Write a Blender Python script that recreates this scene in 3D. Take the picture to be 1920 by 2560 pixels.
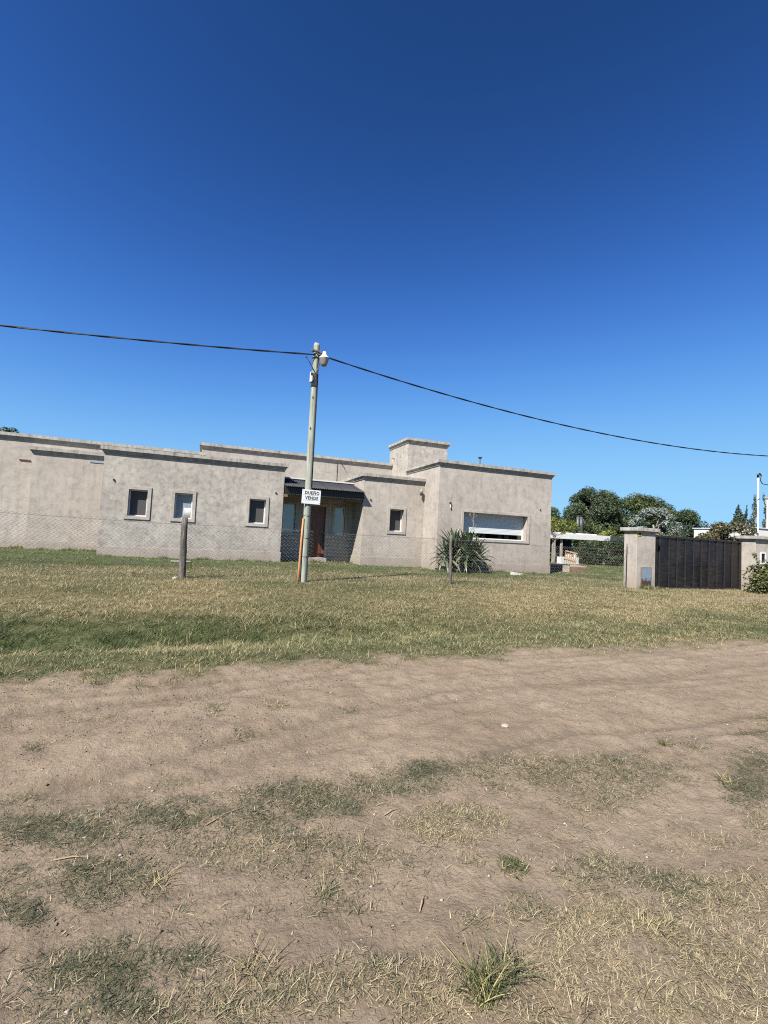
import bpy, math, random
import numpy as np
from mathutils import Matrix, Vector

# ------------------------------------------------------------------ clear
for o in list(bpy.data.objects):
    bpy.data.objects.remove(o)
scene = bpy.context.scene
COL = scene.collection
random.seed(7)
rng = np.random.default_rng(11)
R = math.radians

# ------------------------------------------------------------------ camera
CAM = (0.0, 0.0, 1.55)
YAW, PITCH, ROLL = R(21.03), R(3.015), R(2.824)
fw = Vector((math.sin(YAW) * math.cos(PITCH), math.cos(YAW) * math.cos(PITCH), math.sin(PITCH)))
rt = Vector((math.cos(YAW), -math.sin(YAW), 0))
up = rt.cross(fw)
r2 = rt * math.cos(ROLL) + up * math.sin(ROLL)
u2 = -rt * math.sin(ROLL) + up * math.cos(ROLL)
cd = bpy.data.cameras.new('camera')
cd.sensor_fit = 'VERTICAL'
cd.sensor_height = 36.0
cd.sensor_width = 27.0
cd.lens = 1150.0 / 2560.0 * 36.0
cd.clip_start = 0.05
cd.clip_end = 5000
camo = bpy.data.objects.new('camera', cd)
COL.objects.link(camo)
m = Matrix(((r2.x, u2.x, -fw.x, CAM[0]), (r2.y, u2.y, -fw.y, CAM[1]), (r2.z, u2.z, -fw.z, CAM[2]), (0, 0, 0, 1)))
camo.matrix_world = m
scene.camera = camo

# ------------------------------------------------------------------ sky + sun
SUN_AZ, SUN_EL = R(233.5), R(45.5)          # azimuth of the sun, clockwise from +Y
world = bpy.data.worlds.new('World')
scene.world = world
world.use_nodes = True
wn = world.node_tree
bg = wn.nodes['Background']
sky = wn.nodes.new('ShaderNodeTexSky')
sky.sky_type = 'NISHITA'
sky.sun_disc = False
sky.sun_elevation = SUN_EL
sky.sun_rotation = SUN_AZ
sky.altitude = 100
sky.air_density = 0.7
sky.dust_density = 0.0
sky.ozone_density = 6.0
# camera-like tone response, one and the same for the whole sky: y = k x^g, out = y s / (y + s) per channel
sepc = wn.nodes.new('ShaderNodeSeparateColor')
hs = wn.nodes.new('ShaderNodeCombineColor')
wn.links.new(sky.outputs[0], sepc.inputs[0])
SKY_TONE = ((1.59, 2.5, 3.05), (1.177, 2.4, 6.1), (0.433, 3.2, 8.7))
for ci, (kk, gg, s2) in enumerate(SKY_TONE):
    def wm(op, a_, b_):
        nd = wn.nodes.new('ShaderNodeMath'); nd.operation = op
        for q_, v_ in enumerate((a_, b_)):
            if isinstance(v_, float): nd.inputs[q_].default_value = v_
            else: wn.links.new(v_, nd.inputs[q_])
        return nd.outputs[0]
    yv = wm('MULTIPLY', wm('POWER', sepc.outputs[ci], float(gg)), float(kk))
    wn.links.new(wm('DIVIDE', wm('MULTIPLY', yv, float(s2)), wm('ADD', yv, float(s2))), hs.inputs[ci])
wn.links.new(hs.outputs[0], bg.inputs[0])
bg.inputs[1].default_value = 0.05
sd = bpy.data.lights.new('sun', 'SUN')
sd.energy = 5.0
sd.angle = R(0.53)
sd.color = (1.0, 0.95, 0.88)
suno = bpy.data.objects.new('sun', sd)
COL.objects.link(suno)
tosun = Vector((math.sin(SUN_AZ) * math.cos(SUN_EL), math.cos(SUN_AZ) * math.cos(SUN_EL), math.sin(SUN_EL)))
suno.rotation_euler = tosun.to_track_quat('Z', 'Y').to_euler()
suno.location = (-8, -6, 12)
vs = scene.view_settings
vs.view_transform = 'Standard'
vs.look = 'None'
vs.exposure = 1.2
vs.gamma = 1.0
vs.use_curve_mapping = False
scene.render.engine = 'CYCLES'
scene.cycles.filter_width = 1.1
scene.cycles.use_denoising = False
scene.cycles.sample_clamp_indirect = 4.0
scene.cycles.max_bounces = 6
scene.cycles.caustics_reflective = False
scene.cycles.caustics_refractive = False


# ------------------------------------------------------------------ helpers: noise, terrain
def hsh(ix, iy, s):
    n = (ix.astype(np.int64) * 374761393 + iy.astype(np.int64) * 668265263 + s * 1442695041) & 0x7fffffff
    n = ((n ^ (n >> 13)) * 1274126177) & 0x7fffffff
    n = (n ^ (n >> 16)) & 0xffff
    return n / 65535.0


def vn(x, y, s=0):
    x = np.asarray(x, float); y = np.asarray(y, float)
    ix = np.floor(x); iy = np.floor(y)
    fx = x - ix; fy = y - iy
    fx = fx * fx * (3 - 2 * fx); fy = fy * fy * (3 - 2 * fy)
    a = hsh(ix, iy, s); b = hsh(ix + 1, iy, s); c = hsh(ix, iy + 1, s); d = hsh(ix + 1, iy + 1, s)
    return (a * (1 - fx) + b * fx) * (1 - fy) + (c * (1 - fx) + d * fx) * fy


def fbm(x, y, s=0, o=4):
    t = 0; a = .5; w = 0
    for i in range(o):
        t = t + a * vn(x, y, s + i * 17); w += a
        x = np.asarray(x) * 2.03 + 3.1; y = np.asarray(y) * 2.03 + 1.7; a *= .5
    return t / w


def ss(a, b, x):
    t = np.clip((np.asarray(x, float) - a) / (b - a), 0, 1)
    return t * t * (3 - 2 * t)


def track_line(X):
    return 3.25 + 1.0 * ss(-1.5, 3.2, X)


def edge_y(X):
    X = np.asarray(X, float)
    return 5.5 - .03 * np.clip(X - 2, 0, 12) + .95 * (fbm(X * .9, X * 0 + 3.3, 5, 4) - .5)


def tracks(X, Y):
    X = np.asarray(X, float); Y = np.asarray(Y, float)
    t = 0
    for off, amp, wd, tl in ((0, .8, .10, 1), (-.22, .5, .08, 1), (.95, .7, .07, .6), (1.13, .5, .05, .5), (-.5, .4, .05, .8), (.45, .45, .05, .3), (.62, .35, .04, -.2), (1.45, .5, .06, .2), (-1.25, .55, .07, .7), (-1.6, .4, .05, .5)):
        yc = 4.25 + tl * (track_line(X) - 4.25) + off + .07 * np.sin(X * .9 + off * 5) + .02 * np.sin(X * 3.1 + off * 11)
        t = t + amp * np.exp(-((Y - yc) / wd) ** 2)
    t = t * (.35 + .9 * vn(X * .8, Y * .8, 61))
    return t


def gz(X, Y):
    X = np.asarray(X, float); Y = np.asarray(Y, float)
    L = .32 - .0095 * np.clip(X, -12, 25)
    z = L * ss(6.6, 11.4, Y)
    z = z - .17 * np.exp(-((Y - 7.3) / .75) ** 2) * ss(9, 1, X)
    lawn = ss(5.3, 6.2, Y)
    z = z + lawn * .05 * (fbm(X * .8, Y * .8, 3, 3) - .5) * ss(24, 12, Y)
    near = (1 - lawn) * ss(-3, .2, Y)
    z = z + near * (.05 * (fbm(X * .9, Y * 1.3, 9, 3) - .5) + .040 * (fbm(X * 5, Y * 6, 21, 3) - .5) + .020 * (fbm(X * 14, Y * 16, 23, 2) - .5))
    tr = tracks(X, Y) * near
    z = z - .036 * tr + .009 * tr * np.sin(X * 70 + Y * 15) * (np.abs(X) < 12)
    z = z + .012 * ss(.25, 0, np.abs(Y - edge_y(X))) * near
    return z


# foreground turf patches: centre, two half axes, density, dryness
BLOBS = [
(-0.62,2.80,0.42,-0.13,-0.05,0.20,0.9,0.15),(0.03,2.75,0.52,-0.15,-0.00,0.17,1,0.1),(0.68,2.72,0.49,-0.14,0.04,0.20,0.9,0.2),
(1.51,2.79,0.23,-0.07,0.09,0.18,1,0),(1.24,2.72,0.39,-0.11,0.08,0.20,0.8,0.35),(2.11,2.65,0.55,-0.15,0.18,0.23,0.7,0.35),
(2.81,2.43,0.57,-0.16,0.29,0.26,0.7,0.3),(2.38,2.23,0.32,-0.09,0.16,0.16,0.6,0.5),(3.71,2.13,0.24,-0.07,0.50,0.29,1,0.05),
(3.09,1.75,0.14,-0.04,0.27,0.15,0.5,0.6),(1.38,2.29,0.32,-0.10,0.11,0.19,0.85,0.75),(0.33,2.40,0.62,-0.19,0.02,0.18,0.65,0.45),
(-0.29,2.37,0.28,-0.09,-0.03,0.19,0.85,0.25),(-0.66,2.41,0.11,-0.03,-0.05,0.15,0.8,0.2),(-0.56,2.25,0.09,-0.03,-0.02,0.08,0.9,0.1),
(0.70,2.17,0.36,-0.11,0.04,0.16,0.55,0.5),(1.48,1.89,0.07,-0.02,0.04,0.05,0.9,0.2),(1.32,2.00,0.11,-0.03,0.04,0.06,0.5,0.6),
(-0.23,1.91,0.25,-0.08,-0.02,0.13,0.95,0.12),(0.08,1.80,0.14,-0.05,-0.00,0.08,0.75,0.25),(-0.16,1.73,0.26,-0.09,-0.01,0.08,0.85,0.25),
(0.33,1.60,0.32,-0.11,0.01,0.09,0.9,0.6),(0.61,1.59,0.17,-0.06,0.03,0.08,0.85,0.4),(0.60,1.93,0.18,-0.06,0.03,0.12,0.5,0.4),
(0.82,1.46,0.21,-0.07,0.06,0.11,0.85,0.6),(1.23,1.64,0.19,-0.06,0.05,0.07,0.5,0.5),(1.41,1.67,0.15,-0.05,0.06,0.07,0.55,0.3),
(1.86,1.73,0.25,-0.08,0.13,0.12,0.75,0.45),(2.12,1.54,0.22,-0.07,0.14,0.11,1,0.1),(1.77,1.51,0.37,-0.12,0.13,0.11,0.85,0.75),
(2.39,1.43,0.24,-0.08,0.25,0.15,0.85,0.6),(1.96,1.27,0.31,-0.10,0.21,0.14,0.85,0.5),(1.43,1.36,0.29,-0.09,0.14,0.14,0.7,0.8),
(1.82,1.09,0.20,-0.07,0.14,0.08,0.85,0.5),(1.50,1.18,0.24,-0.08,0.09,0.07,0.75,0.6),(1.14,1.29,0.21,-0.07,0.05,0.06,0.55,0.7),
(-0.46,1.88,0.10,-0.03,-0.02,0.08,0.4,0.5),(2.59,1.75,0.39,-0.12,0.10,0.07,0.4,0.8),(0.18,4.28,0.15,-0.03,0.00,0.13,0.6,0.4),
(0.67,4.21,0.15,-0.04,0.02,0.14,0.5,0.8),(0.40,3.65,0.13,-0.03,0.01,0.14,0.5,0.4),(-1.21,5.06,0.46,-0.10,-0.05,0.19,0.35,0.5),
(-0.85,5.18,0.10,-0.02,-0.03,0.18,0.8,0.2),(-0.98,3.81,0.10,-0.03,-0.03,0.09,0.6,0.3),(-1.27,4.22,0.07,-0.02,-0.04,0.11,0.6,0.3),
(1.28,3.99,0.14,-0.03,0.04,0.13,0.5,0.2),(3.76,2.59,0.20,-0.05,0.14,0.09,0.4,0.3),(4.64,2.63,0.23,-0.06,0.16,0.09,0.7,0.2),
(-0.09,3.12,0.20,-0.06,-0.01,0.11,0.4,0.5),(-0.73,4.24,0.34,-0.09,-0.03,0.14,0.3,0.5),(-0.85,3.18,0.24,-0.07,-0.04,0.14,0.5,0.4),
(1.0,.9,1.6,-.3,.2,.35,.7,.5),(-.6,1.2,.7,-.1,0,.4,.6,.4),(4.2,1.4,.9,-.3,.3,.5,.6,.5),(5.4,2.5,.8,-.2,.2,.3,.6,.3)]


def patch(X, Y):
    """coverage 0..1 and dryness 0..1 of the turf patches beside the road"""
    X = np.asarray(X, float); Y = np.asarray(Y, float)
    wx = X + .10 * (fbm(X * 5, Y * 5, 31, 3) - .5); wy = Y + .10 * (fbm(X * 5, Y * 5, 41, 3) - .5)
    cov = np.zeros(X.shape); dw = np.zeros(X.shape) + 1e-6; dd = np.zeros(X.shape) + .5e-6
    for cx, cy, ax, ay, bx, by, den, dry in BLOBS:
        det = ax * by - ay * bx
        ii = np.nonzero((np.abs(wx - cx) < 1.5 * (abs(ax) + abs(bx))) & (np.abs(wy - cy) < 1.5 * (abs(ay) + abs(by))))[0]
        if len(ii) == 0: continue
        px, py = wx[ii] - cx, wy[ii] - cy
        u = (px * by - py * bx) / det
        v = (-px * ay + py * ax) / det
        k = ss(1.45, .2, np.sqrt(u * u + v * v)) * den
        cov[ii] = np.maximum(cov[ii], k)
        dw[ii] += k; dd[ii] += k * dry
    # the turf goes on in the same manner to both sides
    ex = .85 * ss(.50, .66, fbm(X * 1.3 + 7, Y * 2.1, 58, 3)) * ss(3.1, 2.7, Y) * np.maximum(ss(-.9, -1.3, X), ss(4.2, 4.8, X)) * (Y > .3)
    cov = np.maximum(cov, ex)
    n = fbm(X * 9, Y * 9, 55, 4)
    cov = np.clip(cov * (.15 + 1.75 * n) - .14, 0, 1)
    return cov, dd / dw


# ------------------------------------------------------------------ helpers: objects
ORIG = {}


def tag(o, label=None, cat=None, group=None, kind=None):
    if label: o['label'] = label
    if cat: o['category'] = cat
    if group: o['group'] = group
    if kind: o['kind'] = kind
    return o


def empty(name, loc, label=None, cat=None, group=None):
    o = bpy.data.objects.new(name, None)
    COL.objects.link(o)
    o.location = loc
    o.empty_display_size = .2
    ORIG[o.name] = Vector(loc)
    return tag(o, label, cat, group)


class MB:
    def __init__(s):
        s.v = []; s.f = []

    def add(s, vs_, fs):
        b = len(s.v)
        s.v += [tuple(p) for p in vs_]
        s.f += [tuple(i + b for i in f) for f in fs]
        return s

    def box(s, x0, x1, y0, y1, z0, z1):
        return s.add([(x0, y0, z0), (x1, y0, z0), (x1, y1, z0), (x0, y1, z0), (x0, y0, z1), (x1, y0, z1), (x1, y1, z1), (x0, y1, z1)],
                     [(0, 3, 2, 1), (4, 5, 6, 7), (0, 1, 5, 4), (1, 2, 6, 5), (2, 3, 7, 6), (3, 0, 4, 7)])

    def obox(s, c, a, b, d):
        """oriented box: centre, three half-axis vectors"""
        c = Vector(c); a = Vector(a); b = Vector(b); d = Vector(d)
        P = [c + i * a + j * b + k * d for k in (-1, 1) for j in (-1, 1) for i in (-1, 1)]
        return s.add(P, [(0, 2, 3, 1), (4, 5, 7, 6), (0, 1, 5, 4), (1, 3, 7, 5), (3, 2, 6, 7), (2, 0, 4, 6)])

    def tube(s, pts, rad, n=8, cap=True):
        pts = [Vector(p) for p in pts]
        if not hasattr(rad, '__len__'): rad = [rad] * len(pts)
        prev = None; rings = []
        for i, p in enumerate(pts):
            t = (pts[min(i + 1, len(pts) - 1)] - pts[max(i - 1, 0)]).normalized()
            if prev is None:
                a = t.orthogonal().normalized()
            else:
                a = (prev - t * prev.dot(t)).normalized()
            prev = a
            b = t.cross(a)
            rings.append([p + (a * math.cos(2 * math.pi * k / n) + b * math.sin(2 * math.pi * k / n)) * rad[i] for k in range(n)])
        vs_ = [q for r_ in rings for q in r_]
        fs = []
        for i in range(len(pts) - 1):
            for k in range(n):
                k2 = (k + 1) % n
                fs.append((i * n + k, i * n + k2, (i + 1) * n + k2, (i + 1) * n + k))
        if cap:
            fs.append(tuple(range(n - 1, -1, -1)))
            fs.append(tuple((len(pts) - 1) * n + k for k in range(n)))
        return s.add(vs_, fs)

    def lathe(s, c, prof, n=20):
        """profile of (radius, z) about the vertical through c"""
        vs_ = []
        for r_, z in prof:
            vs_ += [(c[0] + r_ * math.cos(2 * math.pi * k / n), c[1] + r_ * math.sin(2 * math.pi * k / n), c[2] + z) for k in range(n)]
        fs = []
        for i in range(len(prof) - 1):
            for k in range(n):
                k2 = (k + 1) % n
                fs.append((i * n + k, i * n + k2, (i + 1) * n + k2, (i + 1) * n + k))
        return s.add(vs_, fs)

    def build(s, name, mat_, parent=None, smooth=False, bevel=0, loc=None):
        o0 = Vector((0, 0, 0))
        if parent is not None:
            o0 = ORIG[parent.name]
        elif loc is not None:
            o0 = Vector(loc)
        me = bpy.data.meshes.new(name)
        me.from_pydata([(p[0] - o0.x, p[1] - o0.y, p[2] - o0.z) for p in s.v], [], s.f)
        me.update()
        me.materials.append(mat_)
        if smooth:
            me.polygons.foreach_set('use_smooth', [True] * len(me.polygons))
        o = bpy.data.objects.new(name, me)
        COL.objects.link(o)
        ORIG[o.name] = o0
        if parent is not None:
            o.parent = parent
        elif loc is not None:
            o.location = loc
        if bevel:
            md = o.modifiers.new('bevel', 'BEVEL')
            md.width = bevel; md.segments = 2; md.limit_method = 'ANGLE'
        return o


def tri_object(name, V, T, colors, mat_, parent=None, loc=(0, 0, 0), smooth=False):
    """big triangle mesh from numpy arrays"""
    o0 = ORIG[parent.name] if parent is not None else Vector(loc)
    V = np.asarray(V, np.float32) - np.array(o0, np.float32)
    T = np.asarray(T, np.int32)
    me = bpy.data.meshes.new(name)
    me.vertices.add(len(V)); me.vertices.foreach_set('co', V.ravel())
    k = T.shape[1]
    me.loops.add(T.size); me.loops.foreach_set('vertex_index', T.ravel())
    me.polygons.add(len(T)); me.polygons.foreach_set('loop_start', np.arange(0, T.size, k, dtype=np.int32))
    if smooth:
        me.polygons.foreach_set('use_smooth', np.ones(len(T), bool))
    me.update(calc_edges=True)
    if colors is not None:
        for an, c in colors.items():
            c = np.asarray(c, np.float32)
            if c.shape[1] == 3: c = np.hstack([c, np.ones((len(c), 1), np.float32)])
            at = me.color_attributes.new(an, 'FLOAT_COLOR', 'POINT')
            at.data.foreach_set('color', c.ravel())
    me.materials.append(mat_)
    o = bpy.data.objects.new(name, me)
    COL.objects.link(o)
    ORIG[o.name] = o0
    if parent is not None: o.parent = parent
    else: o.location = o0
    return o


# ------------------------------------------------------------------ helpers: materials
class NT:
    def __init__(s, name):
        s.m = bpy.data.materials.new(name); s.m.use_nodes = True
        s.t = s.m.node_tree; s.b = s.t.nodes['Principled BSDF']
        s.out = s.t.nodes['Material Output']

    def n(s, typ, **kw):
        x = s.t.nodes.new('ShaderNode' + typ)
        for k, v in kw.items():
            if k.startswith('i_'):
                key = k[2:]
                key = int(key) if key.isdigit() else key.replace('_', ' ')
                x.inputs[key].default_value = v
            else: setattr(x, k, v)
        return x

    def l(s, a, b): s.t.links.new(a, b)

    def coords(s, scale=(1, 1, 1)):
        g = s.n('NewGeometry'); mp = s.n('Mapping'); mp.inputs['Scale'].default_value = scale
        s.l(g.outputs['Position'], mp.inputs[0]); return mp.outputs[0]

    def noise(s, scale, detail=5, rough=.6, co=None, dist=0):
        x = s.n('TexNoise'); x.inputs['Scale'].default_value = scale; x.inputs['Detail'].default_value = detail
        x.inputs['Roughness'].default_value = rough; x.inputs['Distortion'].default_value = dist
        if co is not None: s.l(co, x.inputs['Vector'])
        return x.outputs['Fac']

    def ramp(s, fac, stops):
        r_ = s.n('ValToRGB'); e = r_.color_ramp.elements
        while len(e) < len(stops): e.new(.5)
        for q, (p, c) in zip(e, stops):
            q.position = p; q.color = (*c, 1) if len(c) == 3 else c
        s.l(fac, r_.inputs[0]); return r_.outputs[0]

    def mix(s, a, b, fac, mode='MIX'):
        x = s.n('MixRGB', blend_type=mode)
        for k, q in ((1, a), (2, b)):
            if isinstance(q, tuple): x.inputs[k].default_value = (*q, 1)
            else: s.l(q, x.inputs[k])
        if isinstance(fac, (int, float)): x.inputs[0].default_value = fac
        else: s.l(fac, x.inputs[0])
        return x.outputs[0]

    def bump(s, h, strength=.3, dist=.01):
        b = s.n('Bump'); b.inputs['Strength'].default_value = strength; b.inputs['Distance'].default_value = dist
        s.l(h, b.inputs['Height']); s.l(b.outputs[0], s.b.inputs['Normal'])

    def base(s, c):
        if isinstance(c, tuple): s.b.inputs['Base Color'].default_value = (*c, 1)
        else: s.l(c, s.b.inputs['Base Color'])

    def set(s, rough=.7, metal=0, spec=.5):
        s.b.inputs['Roughness'].default_value = rough; s.b.inputs['Metallic'].default_value = metal
        s.b.inputs['Specular IOR Level'].default_value = spec
        return s.m


def simple(name, col, rough=.6, metal=0, var=.18, scale=8, spec=.4, bump=.15, stretch=(1, 1, 1)):
    t = NT(name); co = t.coords(stretch)
    n = t.noise(scale, 6, .65, co)
    col = tuple(c * .68 for c in col)
    lo = tuple(c * (1 - var) for c in col); hi = tuple(min(1, c * (1 + var)) for c in col)
    t.base(t.ramp(n, [(.3, lo), (.7, hi)]))
    if bump: t.bump(t.noise(scale * 8, 4, .6, co), bump, .004)
    return t.set(rough, metal, spec)


def stucco(name, lo, mid, hi, mott=1.0, sc=1.0):
    lo, mid, hi = [(q_[0] * .71, q_[1] * .72, q_[2] * .715) for q_ in (lo, mid, hi)]
    t = NT(name); co = t.coords()
    a = t.noise(.55 * sc, 5, .6, co, .4)
    b = t.noise(3.2 * sc, 9, .74, co, .5)
    c = t.noise(26, 6, .7, co)
    ma = t.ramp(a, [(.3, lo), (.5, mid), (.72, hi)])
    blot = t.ramp(b, [(.34, (.66, .66, .65)), (.5, (1, 1, 1)), (.66, (1.22, 1.21, 1.18))])
    x = t.mix(ma, blot, .85 * mott, 'MULTIPLY')
    fine = t.ramp(c, [(.3, (.9,) * 3), (.7, (1.07,) * 3)])
    x = t.mix(x, fine, .8, 'MULTIPLY')
    # faint rain streaks
    st = t.noise(5, 5, .6, t.coords((1.6, 1.6, .12)))
    x = t.mix(x, t.ramp(st, [(.33, (.74, .73, .71)), (.52, (1, 1, 1))]), .38, 'MULTIPLY')
    vo = t.n('TexVoronoi', feature='DISTANCE_TO_EDGE'); vo.inputs['Scale'].default_value = .45
    wv = t.n('TexNoise'); wv.inputs['Scale'].default_value = 2.2; wv.inputs['Detail'].default_value = 6
    t.l(co, wv.inputs['Vector'])
    mxv = t.n('MixRGB', blend_type='ADD'); mxv.inputs[0].default_value = .55; t.l(co, mxv.inputs[1]); t.l(wv.outputs['Color'], mxv.inputs[2])
    t.l(mxv.outputs[0], vo.inputs['Vector'])
    crk = t.ramp(vo.outputs['Distance'], [(.0, (.62, .60, .58)), (.006, (1, 1, 1))])
    x = t.mix(x, crk, .55, 'MULTIPLY')
    # dust splash close to the ground
    g = t.n('NewGeometry'); sp = t.n('SeparateXYZ'); t.l(g.outputs['Position'], sp.inputs[0])
    mr = t.n('MapRange'); mr.inputs[1].default_value = .9; mr.inputs[2].default_value = .3
    t.l(sp.outputs[2], mr.inputs[0])
    mm = t.n('Math', operation='MULTIPLY'); t.l(mr.outputs[0], mm.inputs[0]); t.l(b, mm.inputs[1])
    x = t.mix(x, (.21, .165, .13), mm.outputs[0])
    t.base(x)
    h = t.noise(90, 5, .7, co)
    t.bump(h, .5, .006)
    return t.set(.93, 0, .15)


def leafmat(name, rough=.55, trans=.3, spec=.25):
    t = NT(name)
    a = t.n('VertexColor', layer_name='col')
    t.l(a.outputs[0], t.b.inputs['Base Color'])
    tr = t.n('BsdfTranslucent'); t.l(a.outputs[0], tr.inputs[0])
    mx = t.n('MixShader'); mx.inputs[0].default_value = trans
    t.l(t.b.outputs[0], mx.inputs[1]); t.l(tr.outputs[0], mx.inputs[2]); t.l(mx.outputs[0], t.out.inputs[0])
    return t.set(rough, 0, spec)


M = {}
M['stucco_a'] = stucco('stucco_grey', (.37, .335, .295), (.44, .40, .355), (.52, .475, .42), 1.05, 1.5)
M['stucco_d'] = stucco('stucco_pinkish', (.40, .35, .30), (.46, .405, .355), (.52, .465, .41), .7)
M['stucco_back'] = stucco('stucco_back', (.40, .36, .315), (.45, .405, .355), (.50, .455, .40), .6)
M['trim'] = stucco('stucco_trim', (.40, .355, .31), (.46, .41, .36), (.51, .46, .41), .7, 1.2)


def cornice_mat():
    t = NT('cornice_concrete')
    a = t.noise(3, 8, .7, t.coords((1, 1, 1)), .3)
    x = t.ramp(a, [(.3, (.195, .185, .165)), (.5, (.295, .28, .25)), (.7, (.37, .352, .318))])
    st = t.noise(7, 6, .7, t.coords((1.3, 1.3, .15)))
    x = t.mix(x, t.ramp(st, [(.36, (.5, .49, .47)), (.52, (1, 1, 1))]), .65, 'MULTIPLY')
    t.base(x); t.bump(t.noise(70, 5, .7, t.coords()), .5, .006)
    return t.set(.95, 0, .1)


M['cornice'] = cornice_mat()
M['white_frame'] = simple('white_aluminium', (.80, .80, .79), .35, 0, .04, 5, .5, 0)
M['screen_dark'] = simple('dark_roller_blind', (.085, .082, .08), .6, 0, .15, 30, .3, .1, (1, 1, .2))
M['screen_blue'] = simple('pale_blind', (.30, .35, .37), .45, 0, .1, 10, .4, .1, (1, 1, .2))
M['shutter'] = simple('white_roller_shutter', (.66, .70, .70), .5, 0, .05, 6, .4, .1, (.3, 1, 6))
M['black'] = simple('black_painted_wood', (.012, .012, .014), .5, 0, .3, 10, .4, .1)
M['dark_metal'] = simple('dark_metal', (.035, .035, .038), .5, .3, .3, 20, .4, .1)
M['plastic_black'] = simple('black_cable_sheath', (.012, .012, .016), .45, 0, .2, 20, .4, 0)
M['white_plastic'] = simple('white_plastic', (.75, .76, .75), .4, 0, .06, 10, .5, .05)
M['white_paint'] = simple('white_limewash', (.74, .73, .70), .85, 0, .1, 2.5, .2, .15)
M['galv'] = simple('galvanised_wire', (.15, .145, .135), .75, .0, .25, 9, .4, 0)
M['concrete'] = simple('old_concrete', (.40, .36, .30), .95, 0, .35, 3.5, .15, .5)
M['rust'] = simple('rusty_brown_side', (.25, .17, .11), .95, 0, .35, 4, .15, .4)
M['flue'] = simple('grey_flue_metal', (.11, .115, .125), .5, .5, .15, 6, .4, .05)
M['orange'] = simple('orange_conduit_plastic', (.62, .27, .10), .45, 0, .12, 9, .4, .1)
M['pale_wood'] = simple('pale_pallet_wood', (.42, .30, .18), .8, 0, .3, 12, .2, .3, (3, 3, .4))
M['paper'] = simple('white_board', (.50, .49, .44), .7, 0, .12, 9, .3, .1)
M['stone'] = simple('pale_stone', (.45, .37, .29), .9, 0, .25, 30, .2, .5)
M['pebble'] = simple('pebble', (.42, .36, .30), .9, 0, .4, 14, .2, .3)
M['bark'] = simple('bark', (.12, .095, .07), .95, 0, .35, 14, .1, .6, (2, 2, .35))
M['pale_bark'] = simple('pale_bark', (.33, .29, .24), .9, 0, .3, 10, .1, .5, (2, 2, .3))
M['twig'] = simple('dry_twig', (.22, .16, .11), .9, 0, .3, 20, .1, .2)
M['yellow'] = simple('yellow_plastic', (.62, .47, .03), .5, 0, .15, 20, .4, 0)
M['ink'] = simple('black_paint_ink', (.012, .012, .013), .7, 0, .3, 30, .2, 0)
M['sign'] = simple('white_sign_board', (.78, .80, .80), .45, 0, .05, 6, .4, .05)
M['lamp_white'] = simple('white_enamel', (.82, .82, .80), .35, 0, .05, 8, .5, .0)
M['lamp_bowl'] = simple('cloudy_lamp_bowl', (.26, .25, .22), .35, 0, .25, 14, .5, .1)
M['grassblade'] = leafmat('grass_blades', .6, .25, .2)
M['leaf'] = leafmat('tree_leaves', .5, .22, .3)
M['yucca'] = leafmat('yucca_leaf', .38, .10, .45)


def pole_mat():
    t = NT('weathered_pole_wood')
    g = t.coords((9, 9, .5))
    a = t.noise(2.2, 8, .7, g, .6)
    x = t.ramp(a, [(.28, (.125, .13, .10)), (.5, (.245, .26, .21)), (.72, (.36, .37, .315))])
    cr = t.noise(6, 6, .75, t.coords((14, 14, .25)))
    x = t.mix(x, t.ramp(cr, [(.36, (.35, .34, .3)), (.44, (1, 1, 1))]), .85, 'MULTIPLY')
    t.base(x); t.bump(cr, .6, .012)
    return t.set(.85, 0, .2)


M['pole'] = pole_mat()


def post_mat():
    t = NT('grey_post_wood')
    a = t.noise(3, 9, .75, t.coords((12, 12, .9)), .8)
    t.base(t.ramp(a, [(.3, (.03, .026, .022)), (.5, (.10, .088, .075)), (.7, (.21, .19, .17))]))
    t.bump(a, .9, .02)
    return t.set(.95, 0, .1)


M['post'] = post_mat()


def door_mat():
    t = NT('brown_door_wood')
    a = t.noise(4, 8, .7, t.coords((7, 7, .5)), .5)
    t.base(t.ramp(a, [(.3, (.05, .016, .008)), (.55, (.13, .045, .02)), (.75, (.22, .085, .04))]))
    t.bump(a, .3, .006)
    return t.set(.4, 0, .45)


M['door'] = door_mat()


def gate_mat():
    t = NT('gate_worn_black_paint')
    a = t.noise(2.2, 9, .72, t.coords((1.0, 1.0, 6.5)), .6)
    b = t.noise(1.1, 5, .6, t.coords((1.6, 1, .6)))
    s_ = t.n('Math', operation='ADD'); t.l(a, s_.inputs[0]); t.l(b, s_.inputs[1])
    hv = t.n('Math', operation='MULTIPLY'); t.l(s_.outputs[0], hv.inputs[0]); hv.inputs[1].default_value = .5
    t.base(t.ramp(hv.outputs[0], [(.46, (.004, .004, .006)), (.50, (.009, .009, .010)), (.525, (.011, .009, .009)), (.60, (.030, .024, .020))]))
    t.bump(a, .25, .006)
    return t.set(.42, .1, .45)


M['gate'] = gate_mat()
M['gate_rib'] = simple('gate_rib_metal', (.032, .027, .023), .6, .1, .5, 6, .35, .2, (1, 1, 4))


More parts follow.
